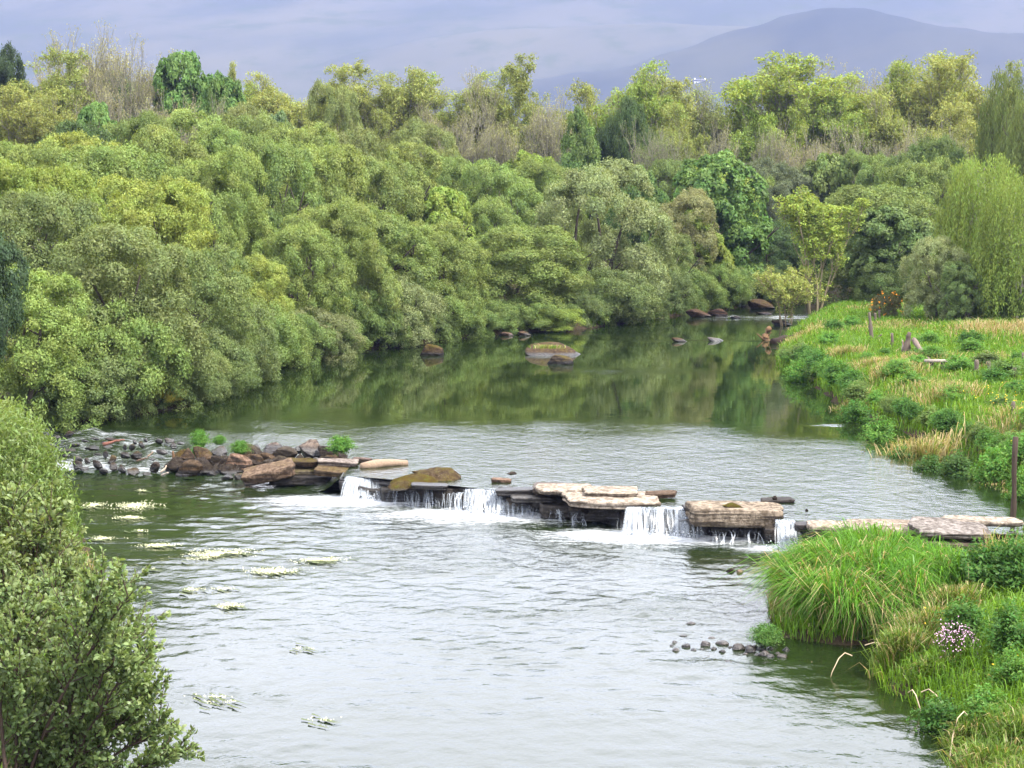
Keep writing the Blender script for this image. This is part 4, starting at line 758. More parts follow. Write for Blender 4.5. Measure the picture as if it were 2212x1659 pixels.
# skyline
SKY = [('N', 130, 62, 95, 155, TAN, 'twiggy ash tree with bare crown tops at the high end of the skyline'), ('N', 230, 55, 100, 158, TAN, 'tallest twiggy ash tree, pale-stemmed, on the skyline'), ('N', 320, 80, 90, 152, TAN, 'twiggy ash tree directly behind the vivid skyline sycamore'), ('A', 100, 100, 85, 148, ASHC, 'yellow-leafed ash tree beside the dark fir'), ('A', 30, 190, 80, 130, ASHC, 'low yellow-leafed ash tree under the dark fir'),
    ('A', 520, 140, 45, 160, ASHC, 'slender single-stemmed ash tree beside the vivid sycamore'), ('A', 620, 160, 75, 168, ASHC, 'yellow-green ash tree beside the dark olive dome'), ('A', 790, 135, 80, 166, ASHC, 'yellow-green ash tree right of the dark olive dome'), ('A', 870, 150, 80, 164, ASHC, 'ash tree with fanned brown branches above the domed willow'), ('N', 1040, 150, 80, 164, TAN, 'twiggy ash tree at the dip of the skyline'), ('A', 1130, 125, 80, 166, ASHC, 'leafy ash tree rising over the gap left of the slim birch'), ('N', 1150, 190, 80, 158, TAN, 'pale-stemmed bare ash tree left of the slim birch'),
    ('A', 1345, 140, 85, 166, LIME, 'round light-green ash tree behind the slim birch'), ('A', 1420, 160, 80, 168, ASHC, 'yellow-green ash tree between round ash and the white cottage'), ('A', 1690, 122, 130, 164, LIME, 'spreading bright lime ash tree with hills showing through its limbs'), ('A', 1590, 180, 70, 160, LIME, 'smaller lime ash tree below the white cottage'), ('N', 1870, 125, 85, 170, TAN, 'thin twiggy ash tree between lime and golden crowns'), ('A', 1960, 115, 100, 168, ASHC, 'golden-green ash tree on the skyline right of the twiggy one'), ('A', 2060, 120, 95, 166, ASHC, 'second golden-green ash tree, next to the tall dark birch'),
    ('A', 1800, 210, 70, 160, LIME, 'small lime ash tree beneath the twiggy one')]
for k_, cx_, tp_, hw_, Y_, ti_, lab_ in SKY: tree(k_, cx_, tp_, hw_ * (1.3 if k_ == 'A' else 1.1), Y_, ti_, lab_, G_BACK)
for a in [('N', 1000, 230, 80, 150, TAN), ('N', 1100, 240, 80, 148, TAN), ('N', 1420, 250, 75, 152, OLV), ('N', 1560, 260, 70, 154, TAN), ('N', 1640, 250, 70, 152, OLV), ('N', 1740, 270, 80, 150, TAN), ('N', 1850, 260, 85, 150, TAN), ('N', 1940, 270, 80, 146, TAN), ('N', 2030, 250, 80, 148, OLV), ('A', 1720, 220, 80, 156, LIME), ('A', 1950, 200, 90, 158, ASHC), ('A', 2050, 215, 85, 154, ASHC), ('A', 680, 230, 60, 150, ASHC), ('A', 830, 240, 70, 150, ASHC), ('N', 930, 220, 60, 156, TAN), ('N', 260, 160, 90, 140, TAN), ('N', 360, 190, 80, 138, TAN), ('A', 120, 200, 80, 132, ASHC), ('N', 470, 200, 60, 140, OLV), ('A', 1480, 220, 70, 158, ASHC)]:
    tree(a[0], a[1], a[2], a[3], a[4], a[5], 'half-leafed ash tree inside the rear wood below the skyline', 'ash trees of the rear wood')
for i, (cx_, tp_) in enumerate([(560, 172), (700, 150), (930, 160), (990, 152), (1210, 172), (1290, 165), (1390, 150), (1530, 172), (1640, 150), (1770, 165), (1830, 150), (1910, 125), (2010, 118), (2130, 130), (2200, 140), (660, 175), (820, 165), (1090, 140), (1480, 182)]):
    tree('AN'[i % 3 == 1], cx_, tp_ + TR.uniform(0, 14), TR.uniform(75, 110), 172 + TR.uniform(-4, 6), TR.choice([ASHC, LIME, ASHC, (.17, .21, .06)]), 'ash crown blending into the unbroken skyline row', 'blended ash crowns of the skyline')
for i in range(34):
    cx_ = -40 + i * 69 + TR.uniform(-14, 14); f_ = np.interp(cx_, [0, 250, 480, 600, 900, 960, 1250, 1500, 1700, 2200], [150, 130, 210, 210, 220, 235, 235, 225, 205, 190])
    tree('W', cx_, f_ + TR.uniform(0, 30), TR.uniform(60, 90), 180 + TR.uniform(-8, 10), TR.choice([OLV, DKG, WIL2, OLV]), 'olive crown at the very back of the wood', 'rearmost crowns of the wood', var=i)
for i in range(16):
    cx_ = 1150 + i * 72 + TR.uniform(-14, 14)
    tree('W' if i % 3 else 'S', cx_, 330 + TR.uniform(-20, 45), TR.uniform(65, 95), 146 + TR.uniform(-6, 6), TR.choice([WIL, OLV, WIL2, LIME, (.07, .13, .025)]), 'green crown in the wood beyond the river bend', 'crowns beyond the river bend', var=i)
tree('C', 22, 84, 42, 150, (.035, .06, .024), 'dark fir at the very edge of the skyline', var=0, name='fir_tree'); tree('W', -20, 110, 60, 149, (.04, .065, .025), 'dark round tree at the edge of the skyline under the fir', var=3, name='dark_tree')
# trees of the near-side meadow bank
tree('P', 1762, 405, 84, 104, LIME, 'slender multi-stemmed sapling with lime leaves leaning by the rapid', bark=(.26, .22, .14), depth=1, base=.75)
tree('Q', 1700, 575, 66, 102, ASHC, 'low leaning lime spray over the water beside the slender sapling', bark=(.22, .18, .12), base=.6)
tree('W', 1900, 390, 150, 112, WIL2, 'wide layered willow with a shaded underside behind the meadow', var=4); tree('W', 1985, 330, 110, 122, WIL, 'light willow behind the wide layered one', var=0); tree('S', 1925, 440, 95, 108, (.085, .14, .035), 'broad-leaved tree with drooping sprays over the meadow end', var=0)
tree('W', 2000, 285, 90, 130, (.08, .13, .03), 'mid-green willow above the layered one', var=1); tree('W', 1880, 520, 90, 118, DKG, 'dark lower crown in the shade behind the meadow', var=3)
tree('B', 2130, 325, 115, 92, BIR, 'golden-green weeping birch hanging over the meadow', var=0, bark=(.35, .32, .28)); tree('B', 2215, 360, 105, 88, BIR, 'second weeping birch, cut by the edge of the view', var=1, bark=(.35, .32, .28)); tree('B', 2175, 132, 75, 125, (.085, .12, .025), 'tall dark weeping birch towering over the golden ones', var=1); tree('B', 2235, 190, 90, 118, (.10, .135, .03), 'tall birch at the edge of the view behind the golden ones', var=0)
tree('U', 2035, 505, 88, 90, SIL, 'silvery willow shrub at the corner of the meadow', var=0, name='willow_shrub'); tree('U', 2085, 560, 55, 88, (.1, .15, .04), 'green bush pressed against the silvery shrub', var=1); tree('U', 2190, 600, 70, 88.5, (.10, .155, .028), 'low bush under the weeping birches', var=0)
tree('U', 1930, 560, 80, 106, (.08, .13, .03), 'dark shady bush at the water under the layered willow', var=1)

# gorse with orange flowers
gp = Pg(1915, 690); s_ = gp[1] / F
g_ = thing('gorse_bush', 'brown gorse bush with orange flowers at the end of the meadow', 'bush', gp)
link('crown', VAR['U'][0][0], g_, scale=(38 * s_ / 3, 38 * s_ / 3, 58 * s_ / 4.5), color=(.10, .10, .035), kind='stuff'); link('trunk', VAR['U'][0][1], g_, scale=(38 * s_ / 3, 38 * s_ / 3, 58 * s_ / 4.5), color=BK_DARK)
r = np.random.RandomState(5); n = 90; d = rdir(r, n); d[:, 2] = np.abs(d[:, 2]); pp = d * np.array((38 * s_, 38 * s_, 50 * s_)) + r.randn(n, 3) * .08 + np.array((0, 0, .25)); V, T = tris_from(pp, rdir(r, n), rdir(r, n), np.full(n, .12), np.full(n, .10))
link('blossom', make_mesh('blossom', V, T, flat_mat('orange_blossom', (.55, .22, .02), .7, .2)), g_, kind='stuff')

# ---------------------------------------------------------------- grasses and herbs
def grass_mat():
    k = NM('grass_blade'); rnd = k.attr('rnd'); dry = k.attr('dry'); oi = k.n('ShaderNodeObjectInfo'); pos = k.pos()
    c = k.mix(1.0, oi.outputs['Color'], k.mix(rnd, (.55, .6, .6), (1.4, 1.3, 1.1)), blend='MULTIPLY')
    c = k.mix(k.noise(.8, 3, pos), k.mix(1.0, c, (.75, .9, .9), blend='MULTIPLY'), k.mix(1.0, c, (1.25, 1.05, .8), blend='MULTIPLY'))
    c = k.mix(dry, c, k.mix(rnd, (.22, .15, .07), (.46, .35, .19)))
    d = k.n('ShaderNodeBsdfDiffuse'); t = k.n('ShaderNodeBsdfTranslucent'); g = k.n('ShaderNodeBsdfGlossy'); g.inputs['Roughness'].default_value = .4
    k.l(c, d.inputs['Color']); k.l(k.mix(1.0, c, (1.2, 1.1, .6), blend='MULTIPLY'), t.inputs['Color'])
    a = k.n('ShaderNodeMixShader'); a.inputs[0].default_value = .4; k.l(d.outputs[0], a.inputs[1]); k.l(t.outputs[0], a.inputs[2])
    b = k.n('ShaderNodeMixShader'); b.inputs[0].default_value = .015; k.l(a.outputs[0], b.inputs[1]); k.l(g.outputs[0], b.inputs[2]); k.l(b.outputs[0], k.out.inputs['Surface']); return k.m
M_GRASS = grass_mat()
def blades(name, root, L, lean, width, seed, dry=0.0, droop=.5, short=False):
    """arching blades: root points, lengths, lean direction (xy vectors, size = how far they tip over)."""
    r = np.random.RandomState(seed); n = len(root); L = np.asarray(L).reshape(-1, 1); a = r.rand(n) * 6.28; side = np.stack([np.cos(a), np.sin(a), 0 * a], 1) * (np.asarray(width).reshape(-1, 1) / 2)
    ln = np.concatenate([lean, np.zeros((n, 1))], 1); up = np.array((0, 0, 1.)); dr = np.asarray(droop).reshape(-1, 1) * np.ones((n, 1))
    m1 = root + (up * .5 + ln * .16) * L; m2 = root + (up * (.88 - .22 * dr) + ln * .5) * L; tp = root + (up * (1.02 - .75 * dr) + ln * (.85 + .25 * dr)) * L
    if short:
        V = np.stack([root - side * .8, root + side * .8, (m1 + m2) / 2 - side * .8, (m1 + m2) / 2 + side * .8, tp], 1).reshape(-1, 3); T = (np.array([(0, 1, 3), (0, 3, 2), (2, 3, 4)])[None] + (np.arange(n) * 5)[:, None, None]).reshape(-1, 3)
        return make_mesh(name, V, T, M_GRASS, False, {'rnd': np.repeat(r.rand(n), 5), 'dry': np.repeat(np.clip(np.asarray(dry) * np.ones(n), 0, 1), 5)})
    V = np.stack([root - side * .8, root + side * .8, m1 - side, m1 + side, m2 - side * .7, m2 + side * .7, tp], 1).reshape(-1, 3); o = (np.arange(n) * 7)[:, None, None]
    T = (np.array([(0, 1, 3), (0, 3, 2), (2, 3, 5), (2, 5, 4), (4, 5, 6)])[None] + o).reshape(-1, 3); dryv = np.clip(np.asarray(dry) * np.ones(n), 0, 1)
    return make_mesh(name, V, T, M_GRASS, False, {'rnd': np.repeat(r.rand(n), 7), 'dry': np.repeat(dryv, 7)})
GREEN = (.10, .205, .018); HERB = (.085, .20, .015); DRYC = (.2, .17, .06)
# meadow grass over the whole near-side bank: uncountable
r = np.random.RandomState(20); n = 370000
u = r.rand(n); yy = 22 + 92 * u ** 1.25; xx = 4 + (yy * .285 + 2.5 - 4 + 4) * r.rand(n); nl = n // 9; xx[:nl] = -4.6 - 13 * r.rand(nl) ** 1.3; yy[:nl] = 15 + 38 * r.rand(nl); d = look(_LD, xx, yy); keep = (d > -.15) & (xx < yy * .29 + 6) & ~((xx > 6.4) & (xx < 10.4) & (yy > 35.8) & (yy < 39.6))
xx, yy, d = xx[keep], yy[keep], d[keep]; n = len(xx)
patch = fbm(xx * .22, yy * .16, 31); dry = (r.rand(n) < np.clip((patch - .60) * 4, 0.03, .6)).astype(float) * (.45 + .55 * r.rand(n))
strip = np.exp(-((yy - (81 + .15 * (xx - 20))) / 2.6) ** 2) * sstep(17.5, 20, xx); dry = np.maximum(dry, (r.rand(n) < strip * .95) * (.6 + .4 * r.rand(n)))
Lb = (.22 + .36 * fbm(xx * .5, yy * .5, 33)) * (.6 + .8 * r.rand(n)) * (1 + .9 * strip); a = r.rand(n) * 6.28; ln = np.stack([np.cos(a), np.sin(a)], 1) * (.3 + .5 * r.rand(n))[:, None]
root = np.stack([xx, yy, lz(xx, yy) - .03], 1)
link('grass', blades('grass', root, Lb, ln, .008 + .00030 * yy, 21, dry, .25 + .5 * r.rand(n), True), color=GREEN, kind='stuff', label='lush meadow grass with dry tan patches')
# yellow and white flowers in the meadow
def specks(name, pts, size, mat, seed=1):
    r = np.random.RandomState(seed); n = len(pts); V, T = tris_from(pts, rdir(r, n), unit(rdir(r, n) + np.array((0, -.8, 1))), size * (.7 + .6 * r.rand(n)), size * .9 * np.ones(n)); return make_mesh(name, V, T, mat)
M_YEL = flat_mat('yellow_petal', (.65, .42, .02), .6, .1); M_WPET = flat_mat('white_petal', (.62, .60, .38), .6, .05); M_PINK = flat_mat('pink_petal', (.55, .33, .44), .6, .15)
fl = []
for i in range(260):
    px, py = r.normal(2160, 50), r.normal(945, 45) * 1.0
    if px < 2225: p = Pg(px, max(870, min(985, py))); fl.append(p + (0, 0, .42 + .2 * r.rand()))
for i in range(60): p = Pg(1800 + 380 * r.rand(), 720 + 200 * r.rand()); fl.append(p + (0, 0, .35 + .2 * r.rand()))
for i in range(40): p = Pg(1930 + 280 * r.rand(), 1340 + 220 * r.rand()); fl.append(p + (0, 0, .4 + .2 * r.rand()))
fl = np.array(fl); fl = fl[look(_LD, fl[:, 0], fl[:, 1]) > .1]
link('buttercup_flowers', specks('buttercup_flowers', fl[::3], .035, M_YEL), kind='stuff', label='yellow flowers dotted through the meadow grass')

def herb_mesh(name, seed, R=.7, H=.75, fronds=70, per=46, leaf=.10, mat=None):
    r = np.random.RandomState(seed); P_ = []; AX = []; NR = []; LL = []; K = []
    for f_ in range(fronds):
        a = r.rand() * 6.28; el = .25 + 1.2 * r.rand(); L = (.75 + .4 * r.rand()); o = np.array((cos(a), sin(a), 0)); s = np.linspace(.25, 1, per)
        x = o[None] * (R * cos(el) * L * s)[:, None] + np.array((0, 0, 1.))[None] * (H * (.35 + .65 * sin(el)) * L * np.sin(np.minimum(1.0, s * 1.05) * 1.9) )[:, None]
        x += r.randn(per, 3) * .045; sd = np.array((-sin(a), cos(a), 0)); sg = np.where(np.arange(per) % 2, 1, -1)[:, None]
        P_.append(x + sd[None] * sg * (.05 + .09 * (1 - s))[:, None]); AX.append(unit(sd[None] * sg + o[None] * .7 + r.randn(per, 3) * .4)); NR.append(unit(o[None] * .5 + np.array((0, 0, .9)) + r.randn(per, 3) * .45)); LL.append(leaf * (1.25 - .6 * s) * (.7 + .6 * r.rand(per))); K.append(np.full(per, r.rand()))
    p = np.concatenate(P_); V, T = tris_from(p, np.concatenate(AX), np.concatenate(NR), np.concatenate(LL), np.concatenate(LL) * .5); V[:, 2] = np.maximum(V[:, 2], .0)
    n = len(p); return make_mesh(name, V, T, mat or M_LEAF, False, {'rnd': np.repeat(.5 * r.rand(n) + .5 * np.concatenate(K), 3), 'hue': np.repeat(r.rand(n), 3)})
HERBS = [herb_mesh('herb', 200 + i) for i in range(3)] + [herb_mesh('herb_dense', 210 + i, fronds=130, per=46, leaf=.075) for i in range(2)]
HR = random.Random(3)
def herb(px, py, wpx, hpx, label, tint=HERB, z=None, name='fern_clump', cat='fern', group=None, var=None, dense=False):
    p = Pg(px, py) if z is None else P(px, py, z); s = p[1] / F; sx = wpx * s / 1.4; sz = hpx * s / .8
    m = HERBS[3 + HR.randrange(2)] if dense else HERBS[HR.randrange(3) if var is None else var]
    o = thing(name, label, cat, (p[0], p[1] + .1, p[2] - .05), group, (0, 0, HR.uniform(0, 6.28)), (sx, sx, sz))
    link('frond', m, o, color=tint, kind='stuff'); return o
VIV = (.075, .19, .012)
x, y = hz(335, 235); herb(x, y + 3, 56, 44, 'largest bright green fern on the boulder heap', VIV, z=.5, dense=True)
x, y = hz(485, 215); herb(x, y, 40, 24, 'small fern tucked behind the largest one', VIV, z=.5, dense=True)
x, y = hz(320, 305); herb(x, y, 42, 28, 'low fern in front of the largest one on the heap', VIV, z=.42, dense=True)
x, y = hz(650, 300); herb(x, y, 62, 36, 'fern growing behind the domed pink boulder', VIV, z=.48, dense=True)
x, y = hz(1420, 292); herb(x, y, 82, 44, 'fern standing alone at the cascade end of the heap', VIV, z=.62, dense=True)
x, y = hz(1405, 500); herb(x, y, 20, 18, 'tiny sprig of green beside the cascade', (.09, .17, .03), z=.1)
G_F = 'fern clumps along the meadow bank'
for px, py, wd, ht, lab, ti in [
    (1722, 800, 75, 62, 'green fern clump at the tip of the meadow bank', HERB), (1765, 812, 80, 66, 'dark green fern clump second from the tip of the bank', (.045, .12, .012)), (1805, 842, 70, 60, 'fern clump overhanging a dark hollow in the bank', HERB), (1850, 878, 90, 70, 'rounded fern clump before the tan grass', (.06, .15, .014)), (1902, 900, 96, 84, 'tall fern clump just before the tan reeds', HERB), (1950, 925, 80, 66, 'fern clump under the tan reeds', (.055, .13, .015)), (2012, 985, 100, 80, 'wide dark fern clump on the steep bank', (.05, .11, .016)), (2075, 1000, 110, 90, 'fern clump where the bank turns ragged', (.055, .115, .018)), (2150, 1015, 110, 100, 'bushy fern clump beside the leaning post', HERB), (2205, 1030, 90, 100, 'fern clump behind the tall post', HERB),
    (2150, 838, 90, 42, 'dark leafy clump inside the meadow', (.05, .13, .012)), (2135, 800, 90, 40, 'olive rush clump in the meadow', (.09, .13, .03)), (2200, 790, 60, 34, 'green clump at the edge of the dry reeds', HERB), (2060, 905, 90, 40, 'low spreading clump of docks in the meadow', HERB), (1840, 715, 60, 34, 'far fern clump beside the forked post', HERB), (1800, 722, 60, 34, 'far fern clump near the slender sapling', (.06, .15, .014)), (1985, 752, 34, 22, 'small dark clump behind the broken stump', (.05, .13, .012)), (1790, 770, 70, 34, 'bright grass-green clump between two fern clumps', VIV)]:
    herb(px, py, wd, ht, lab, ti, group=G_F)
shr = np.array([(10.9, 78), (11.3, 73.5), (11.2, 66.2), (11.1, 61.2), (11.7, 56.4), (12.1, 50.8), (12.4, 48.6), (12.3, 44.8), (12.2, 42.5)]); sg_ = np.r_[0, np.cumsum(np.hypot(*np.diff(shr, axis=0).T))]
for i, s_ in enumerate(np.arange(0, sg_[-1], 1.05)):
    X = np.interp(s_, sg_, shr[:, 0]) + HR.uniform(.0, .5); Y = np.interp(s_, sg_, shr[:, 1]); k_ = HR.uniform(.55, 1.0)
    o = thing('fern_clump', 'fern clump in the leafy fringe hanging over the meadow waterline', 'fern', (X, Y, UZ + .05 + HR.random() * .25), 'fringe of ferns over the meadow waterline', (0, 0, HR.uniform(0, 6.28)), (k_, k_, k_ * 1.1))
    link('frond', HERBS[i % 5], o, color=HR.choice([HERB, (.055, .14, .014), (.11, .17, .03), (.07, .17, .014)]), kind='stuff')
for i in range(46):
    Y = 44 + 34 * HR.random() ** 1.2; X = 12.6 + HR.random() * (.285 * Y - 11.6); 
    if look(_LD, X, Y) < .4: continue
    k_ = HR.uniform(.45, .95); o = thing('fern_clump', 'leafy herb clump scattered through the meadow grass', 'herb', (X, Y, float(lz(X, Y)) - .05), 'herb clumps inside the meadow', (0, 0, HR.uniform(0, 6.28)), (k_ * 1.2, k_ * 1.2, k_))
    link('frond', HERBS[i % 5], o, color=HR.choice([HERB, (.06, .15, .014), (.10, .18, .03), (.09, .20, .016)]), kind='stuff')
def tuft(px, py, wpx, hpx, label, n=900, dry=.9, tint=GREEN, z=None, seed=1, droop=.35, width=.03, lean=.5, name='grass_clump', cat='grass clump', group=None):
    r = np.random.RandomState(seed); p = Pg(px, py) if z is None else P(px, py, z); s = p[1] / F; R = wpx * s / 2; H = hpx * s
    a = r.rand(n) * 6.28; q = R * .95 * np.abs(r.randn(n)) ** .8 * .62; root = np.stack([np.cos(a) * q, np.sin(a) * q, 0 * a], 1); root[:, 2] = lz(p[0] + root[:, 0], p[1] + root[:, 1]) - p[2] if z is None else 0
    a2 = a + r.randn(n) * 1.1; ln = np.stack([np.cos(a2), np.sin(a2)], 1) * ((lean * .55 * q / R + .08) + .45 * r.rand(n) ** 1.5)[:, None]; dv = np.where(r.rand(n) < dry, .6 + .4 * r.rand(n), .15 * r.rand(n))
    m = blades('blade', root, H * (.55 + .55 * r.rand(n)), ln, width * (.6 + .8 * r.rand(n)), seed, dv, droop * (.3 + 1.5 * r.rand(n)))
    o = thing(name, label, cat, p, group); link('blade', m, o, color=tint, kind='stuff'); return o
G_T = 'dry tan grass clumps'
for i, (px, py, wd, ht, lab, dr) in enumerate([
    (1990, 945, 110, 135, 'tall tan reeds spilling down the bank, highest dry clump', .92), (2050, 900, 100, 85, 'tan reeds behind the tallest dry clump', .8), (1935, 865, 90, 70, 'rusty dry grass above the tall fern clump', .85), (1880, 800, 80, 55, 'dry grass clump on the path side of the bank', .8), (1825, 770, 70, 46, 'dry tuft beside the second fern clump', .75), (1745, 728, 70, 36, 'tan tuft at the far tip of the bank', .7), (1835, 868, 60, 50, 'drooping dry grass over the bank hollow', .8), (2105, 985, 80, 60, 'straw-coloured tuft on the ragged bank', .7), (2185, 1045, 90, 60, 'straw tuft at the foot of the tall post', .75), (2005, 790, 95, 58, 'heap of flattened dead grass beside the stile', 1.0)]):
    tuft(px, py, wd * 1.45, ht * .62, lab, 800, dr * .85, seed=40 + i, group=G_T, width=.022, lean=.9 if 'heap' in lab else .5)

tuft(1182, 752, 70, 9, 'dry grass growing on top of the broad pool rock', 260, .5, z=UZ + .48, seed=55, width=.03, lean=.9)
# tall grass mound by the falls: one great tussock of arching blades
r = np.random.RandomState(77); n = 44000; xx = 4.9 + 3.6 * r.rand(n); yy = 31.4 + 4.3 * r.rand(n); d = look(_LD, xx, yy); k_ = (d > -.1) & (xx - 4.5 < (yy - 30.2) * 1.5); k_ &= ~((xx > 7.0) & (yy < 33)); k_ &= ((xx - 6.45) / 1.55) ** 2 + ((yy - 33.4) / 2.2) ** 2 < 1 + .25 * (fbm(xx, yy, 4) - .5); xx, yy, d = xx[k_], yy[k_], d[k_]; n = len(xx)
e = .25; gxn = look(_LD, xx + e, yy) - look(_LD, xx - e, yy); gyn = look(_LD, xx, yy + e) - look(_LD, xx, yy - e); gn = np.stack([-gxn, -gyn], 1); gn = gn / (np.linalg.norm(gn, axis=1, keepdims=True) + .05)
edge = np.exp(-np.clip(d, 0, 5) / .9)[:, None]; a = r.rand(n) * 6.28; ln = gn * (.10 + .5 * edge) * r.rand(n)[:, None] * 1.5 + np.stack([np.cos(a), np.sin(a)], 1) * (.85 * r.rand(n) ** .7)[:, None]
Lg = (.5 + .75 * r.rand(n)) * (.55 + .8 * fbm(xx * 1.1, yy * 1.1, 9)); dv = np.where(r.rand(n) < .04 + .26 * edge[:, 0], .5 + .5 * r.rand(n), 0)
o = thing('grass_tussock', 'big mound of tall arching green grass beside the narrow cascade', 'grass', (5.8, 34, .4))
m = blades('blade', np.stack([xx - 5.8, yy - 34, lz(xx, yy) - .45], 1), Lg, ln, .012 + .016 * r.rand(n), 78, dv, .2 + 1.0 * r.rand(n))
link('blade', m, o, color=(.082, .205, .024), kind='stuff')
x, y = z5(665, 945); herb(x, y, 96, 56, 'small herb clump growing on the pebble bar', (.07, .16, .02), z=0.02, dense=True)
for px, py, wd, ht, lab, ti in [
    ((2130), 1290, 175, 120, 'dark leafy bush on the bank below the brown block', (.055, .14, .014)), (2195, 1265, 130, 140, 'taller leafy bush at the edge of the view beside the weir end', (.06, .15, .015)), (2085, 1405, 150, 110, 'mid-green leafy bush behind the pink flowers', (.065, .16, .014)), (2180, 1420, 150, 140, 'tall green bush at the edge of the view behind the pink flowers', (.06, .15, .014)), (2185, 1500, 120, 100, 'leafy clump right of the pink flowers', HERB),
    (2035, 1520, 150, 120, 'rounded herb bush at the waterline below the pink flowers', (.06, .15, .016)), (2130, 1540, 130, 100, 'herb bush beside the waterline one', HERB)]:
    herb(px, py, wd, ht, lab, ti, name='leafy_bush', cat='bush', group='leafy bushes on the near bank')
for i, (px, py, wd, ht, lab, dr, nn) in enumerate([
    (1995, 1405, 100, 130, 'dry tan grass standing between the tall mound and the bushes', .7, 1500), (1945, 1475, 100, 110, 'mixed green and tan grass clump at the inlet', .35, 1500), (2140, 1625, 130, 150, 'tall green grass clump in the bottom corner', .25, 2200), (2200, 1655, 120, 170, 'second tall grass clump in the bottom corner, with straw stems', .35, 2200), (2085, 1580, 70, 100, 'narrow grass clump beside the round herb bush', .3, 1200), (2060, 1330, 110, 90, 'pale grass with seed heads behind the bushes', .55, 1400), (1985, 1340, 90, 70, 'low reed clump behind the dry tan grass', .3, 900), (2200, 1560, 110, 110, 'green grass clump behind the corner ones', .2, 1600), (2010, 1470, 80, 60, 'short grass clump under the pink flowers', .3, 900)]):
    tuft(px, py, wd, ht * .85, lab, nn, dr * .55, seed=60 + i, group='grass clumps on the near bank', width=.018, tint=(.085, .17, .02))
# pink flowers
px, py = z5(1800, 1000); p = Pg(px, py); o = thing('flower_clump', 'clump of small pink flowers on the near bank', 'flowers', p)
r = np.random.RandomState(4); n = 300; q = r.rand(n) ** .45 * (.8 + .35 * r.rand(n)); a = r.rand(n) * 6.28; s_ = p[1] / F; pts = np.stack([np.cos(a) * q * 48 * s_, np.sin(a) * q * .5, .30 + .22 * (1 - q * q) + .07 * r.randn(n)], 1)
link('blossom', specks('blossom', pts, .026, M_PINK), o, kind='stuff')
st = [(np.array([(x_ * .5, y_ * .5, 0), (x_ * .8, y_ * .8, z_ * .6), (x_, y_, z_)]), np.array([.004, .004, .003])) for x_, y_, z_ in pts[:120]]
link('stem', tube_mesh('stem', st, M_LEAF, 3), o, color=(.09, .13, .03), kind='stuff')
# bent dead stems along the near bank
V = []
lines = []
for i, (px, py) in enumerate([(1905, 1395), (1840, 1390), (1870, 1400), (1700, 1330), (1720, 1300), (1960, 1500), (1990, 1500), (2100, 1610), (2090, 1590), (1930, 1380), (1750, 1385)]):
    p = Pg(px, py); rr = random.Random(i); q_ = rr.uniform(-.16, .16); h_ = rr.uniform(.3, .6); pts = [p + np.array((q_ * j + .015 * rr.uniform(-1, 1), -.10 * j, h_ * (1 + .25 * j - .12 * j * j))) for j in range(5)]; lines.append((np.array(pts), np.full(5, .009)))
link('dead_stems', tube_mesh('dead_stems', lines, M_BARK, 4), color=(.5, .40, .27), kind='stuff', label='bent straw stems hanging over the water')

# water crowfoot: flower rafts on the lower pool
CF = [(290, 1095, 125, 20, 900), (285, 1121, 100, 10, 420), (200, 1094, 70, 14, 300), (345, 1181, 100, 12, 520), (478, 1201, 165, 24, 1500), (690, 1213, 105, 13, 600), (590, 1237, 125, 15, 760), (330, 1229, 60, 7, 110), (410, 1277, 70, 9, 160), (490, 1275, 90, 9, 150), (496, 1311, 70, 12, 260), (225, 1166, 80, 9, 160), (300, 1150, 50, 6, 90), (500, 1520, 260, 16, 90), (470, 1510, 120, 8, 40), (700, 1560, 120, 10, 24), (640, 1405, 120, 10, 26), (300, 1062, 60, 5, 60)]
CL = {7: 'tiny crowfoot patch upstream of the slim raft', 8: 'thin broken crowfoot raft at the rim of the green water', 9: 'second thin raft beside the broken one in silver water', 11: 'small crowfoot patch close to the drooping willow', 12: 'few crowfoot flowers between the two upper rafts and the slim one', 14: 'short crowfoot streak touching the faint scattered raft', 15: 'scattered crowfoot flowers farthest down the pool', 16: 'scattered crowfoot flowers alone in the middle of the silver pool', 17: 'smallest crowfoot patch, nearest to the riffle foot', 0: 'long raft of cream crowfoot flowers nearest the riffle', 1: 'thin raft of crowfoot flowers just below the long one', 4: 'widest dense raft of crowfoot flowers in the green water', 5: 'outermost raft of crowfoot flowers toward the cascades', 6: 'crowfoot raft just in front of the outermost one', 13: 'faint scattered crowfoot raft beside the near willow', 10: 'small isolated crowfoot raft in the silver water', 3: 'slim crowfoot raft between the dense rafts', 2: 'crowfoot flowers close under the drooping willow'}
M_WEED = flat_mat('crowfoot_leaf', (.05, .065, .012), .5, .3)
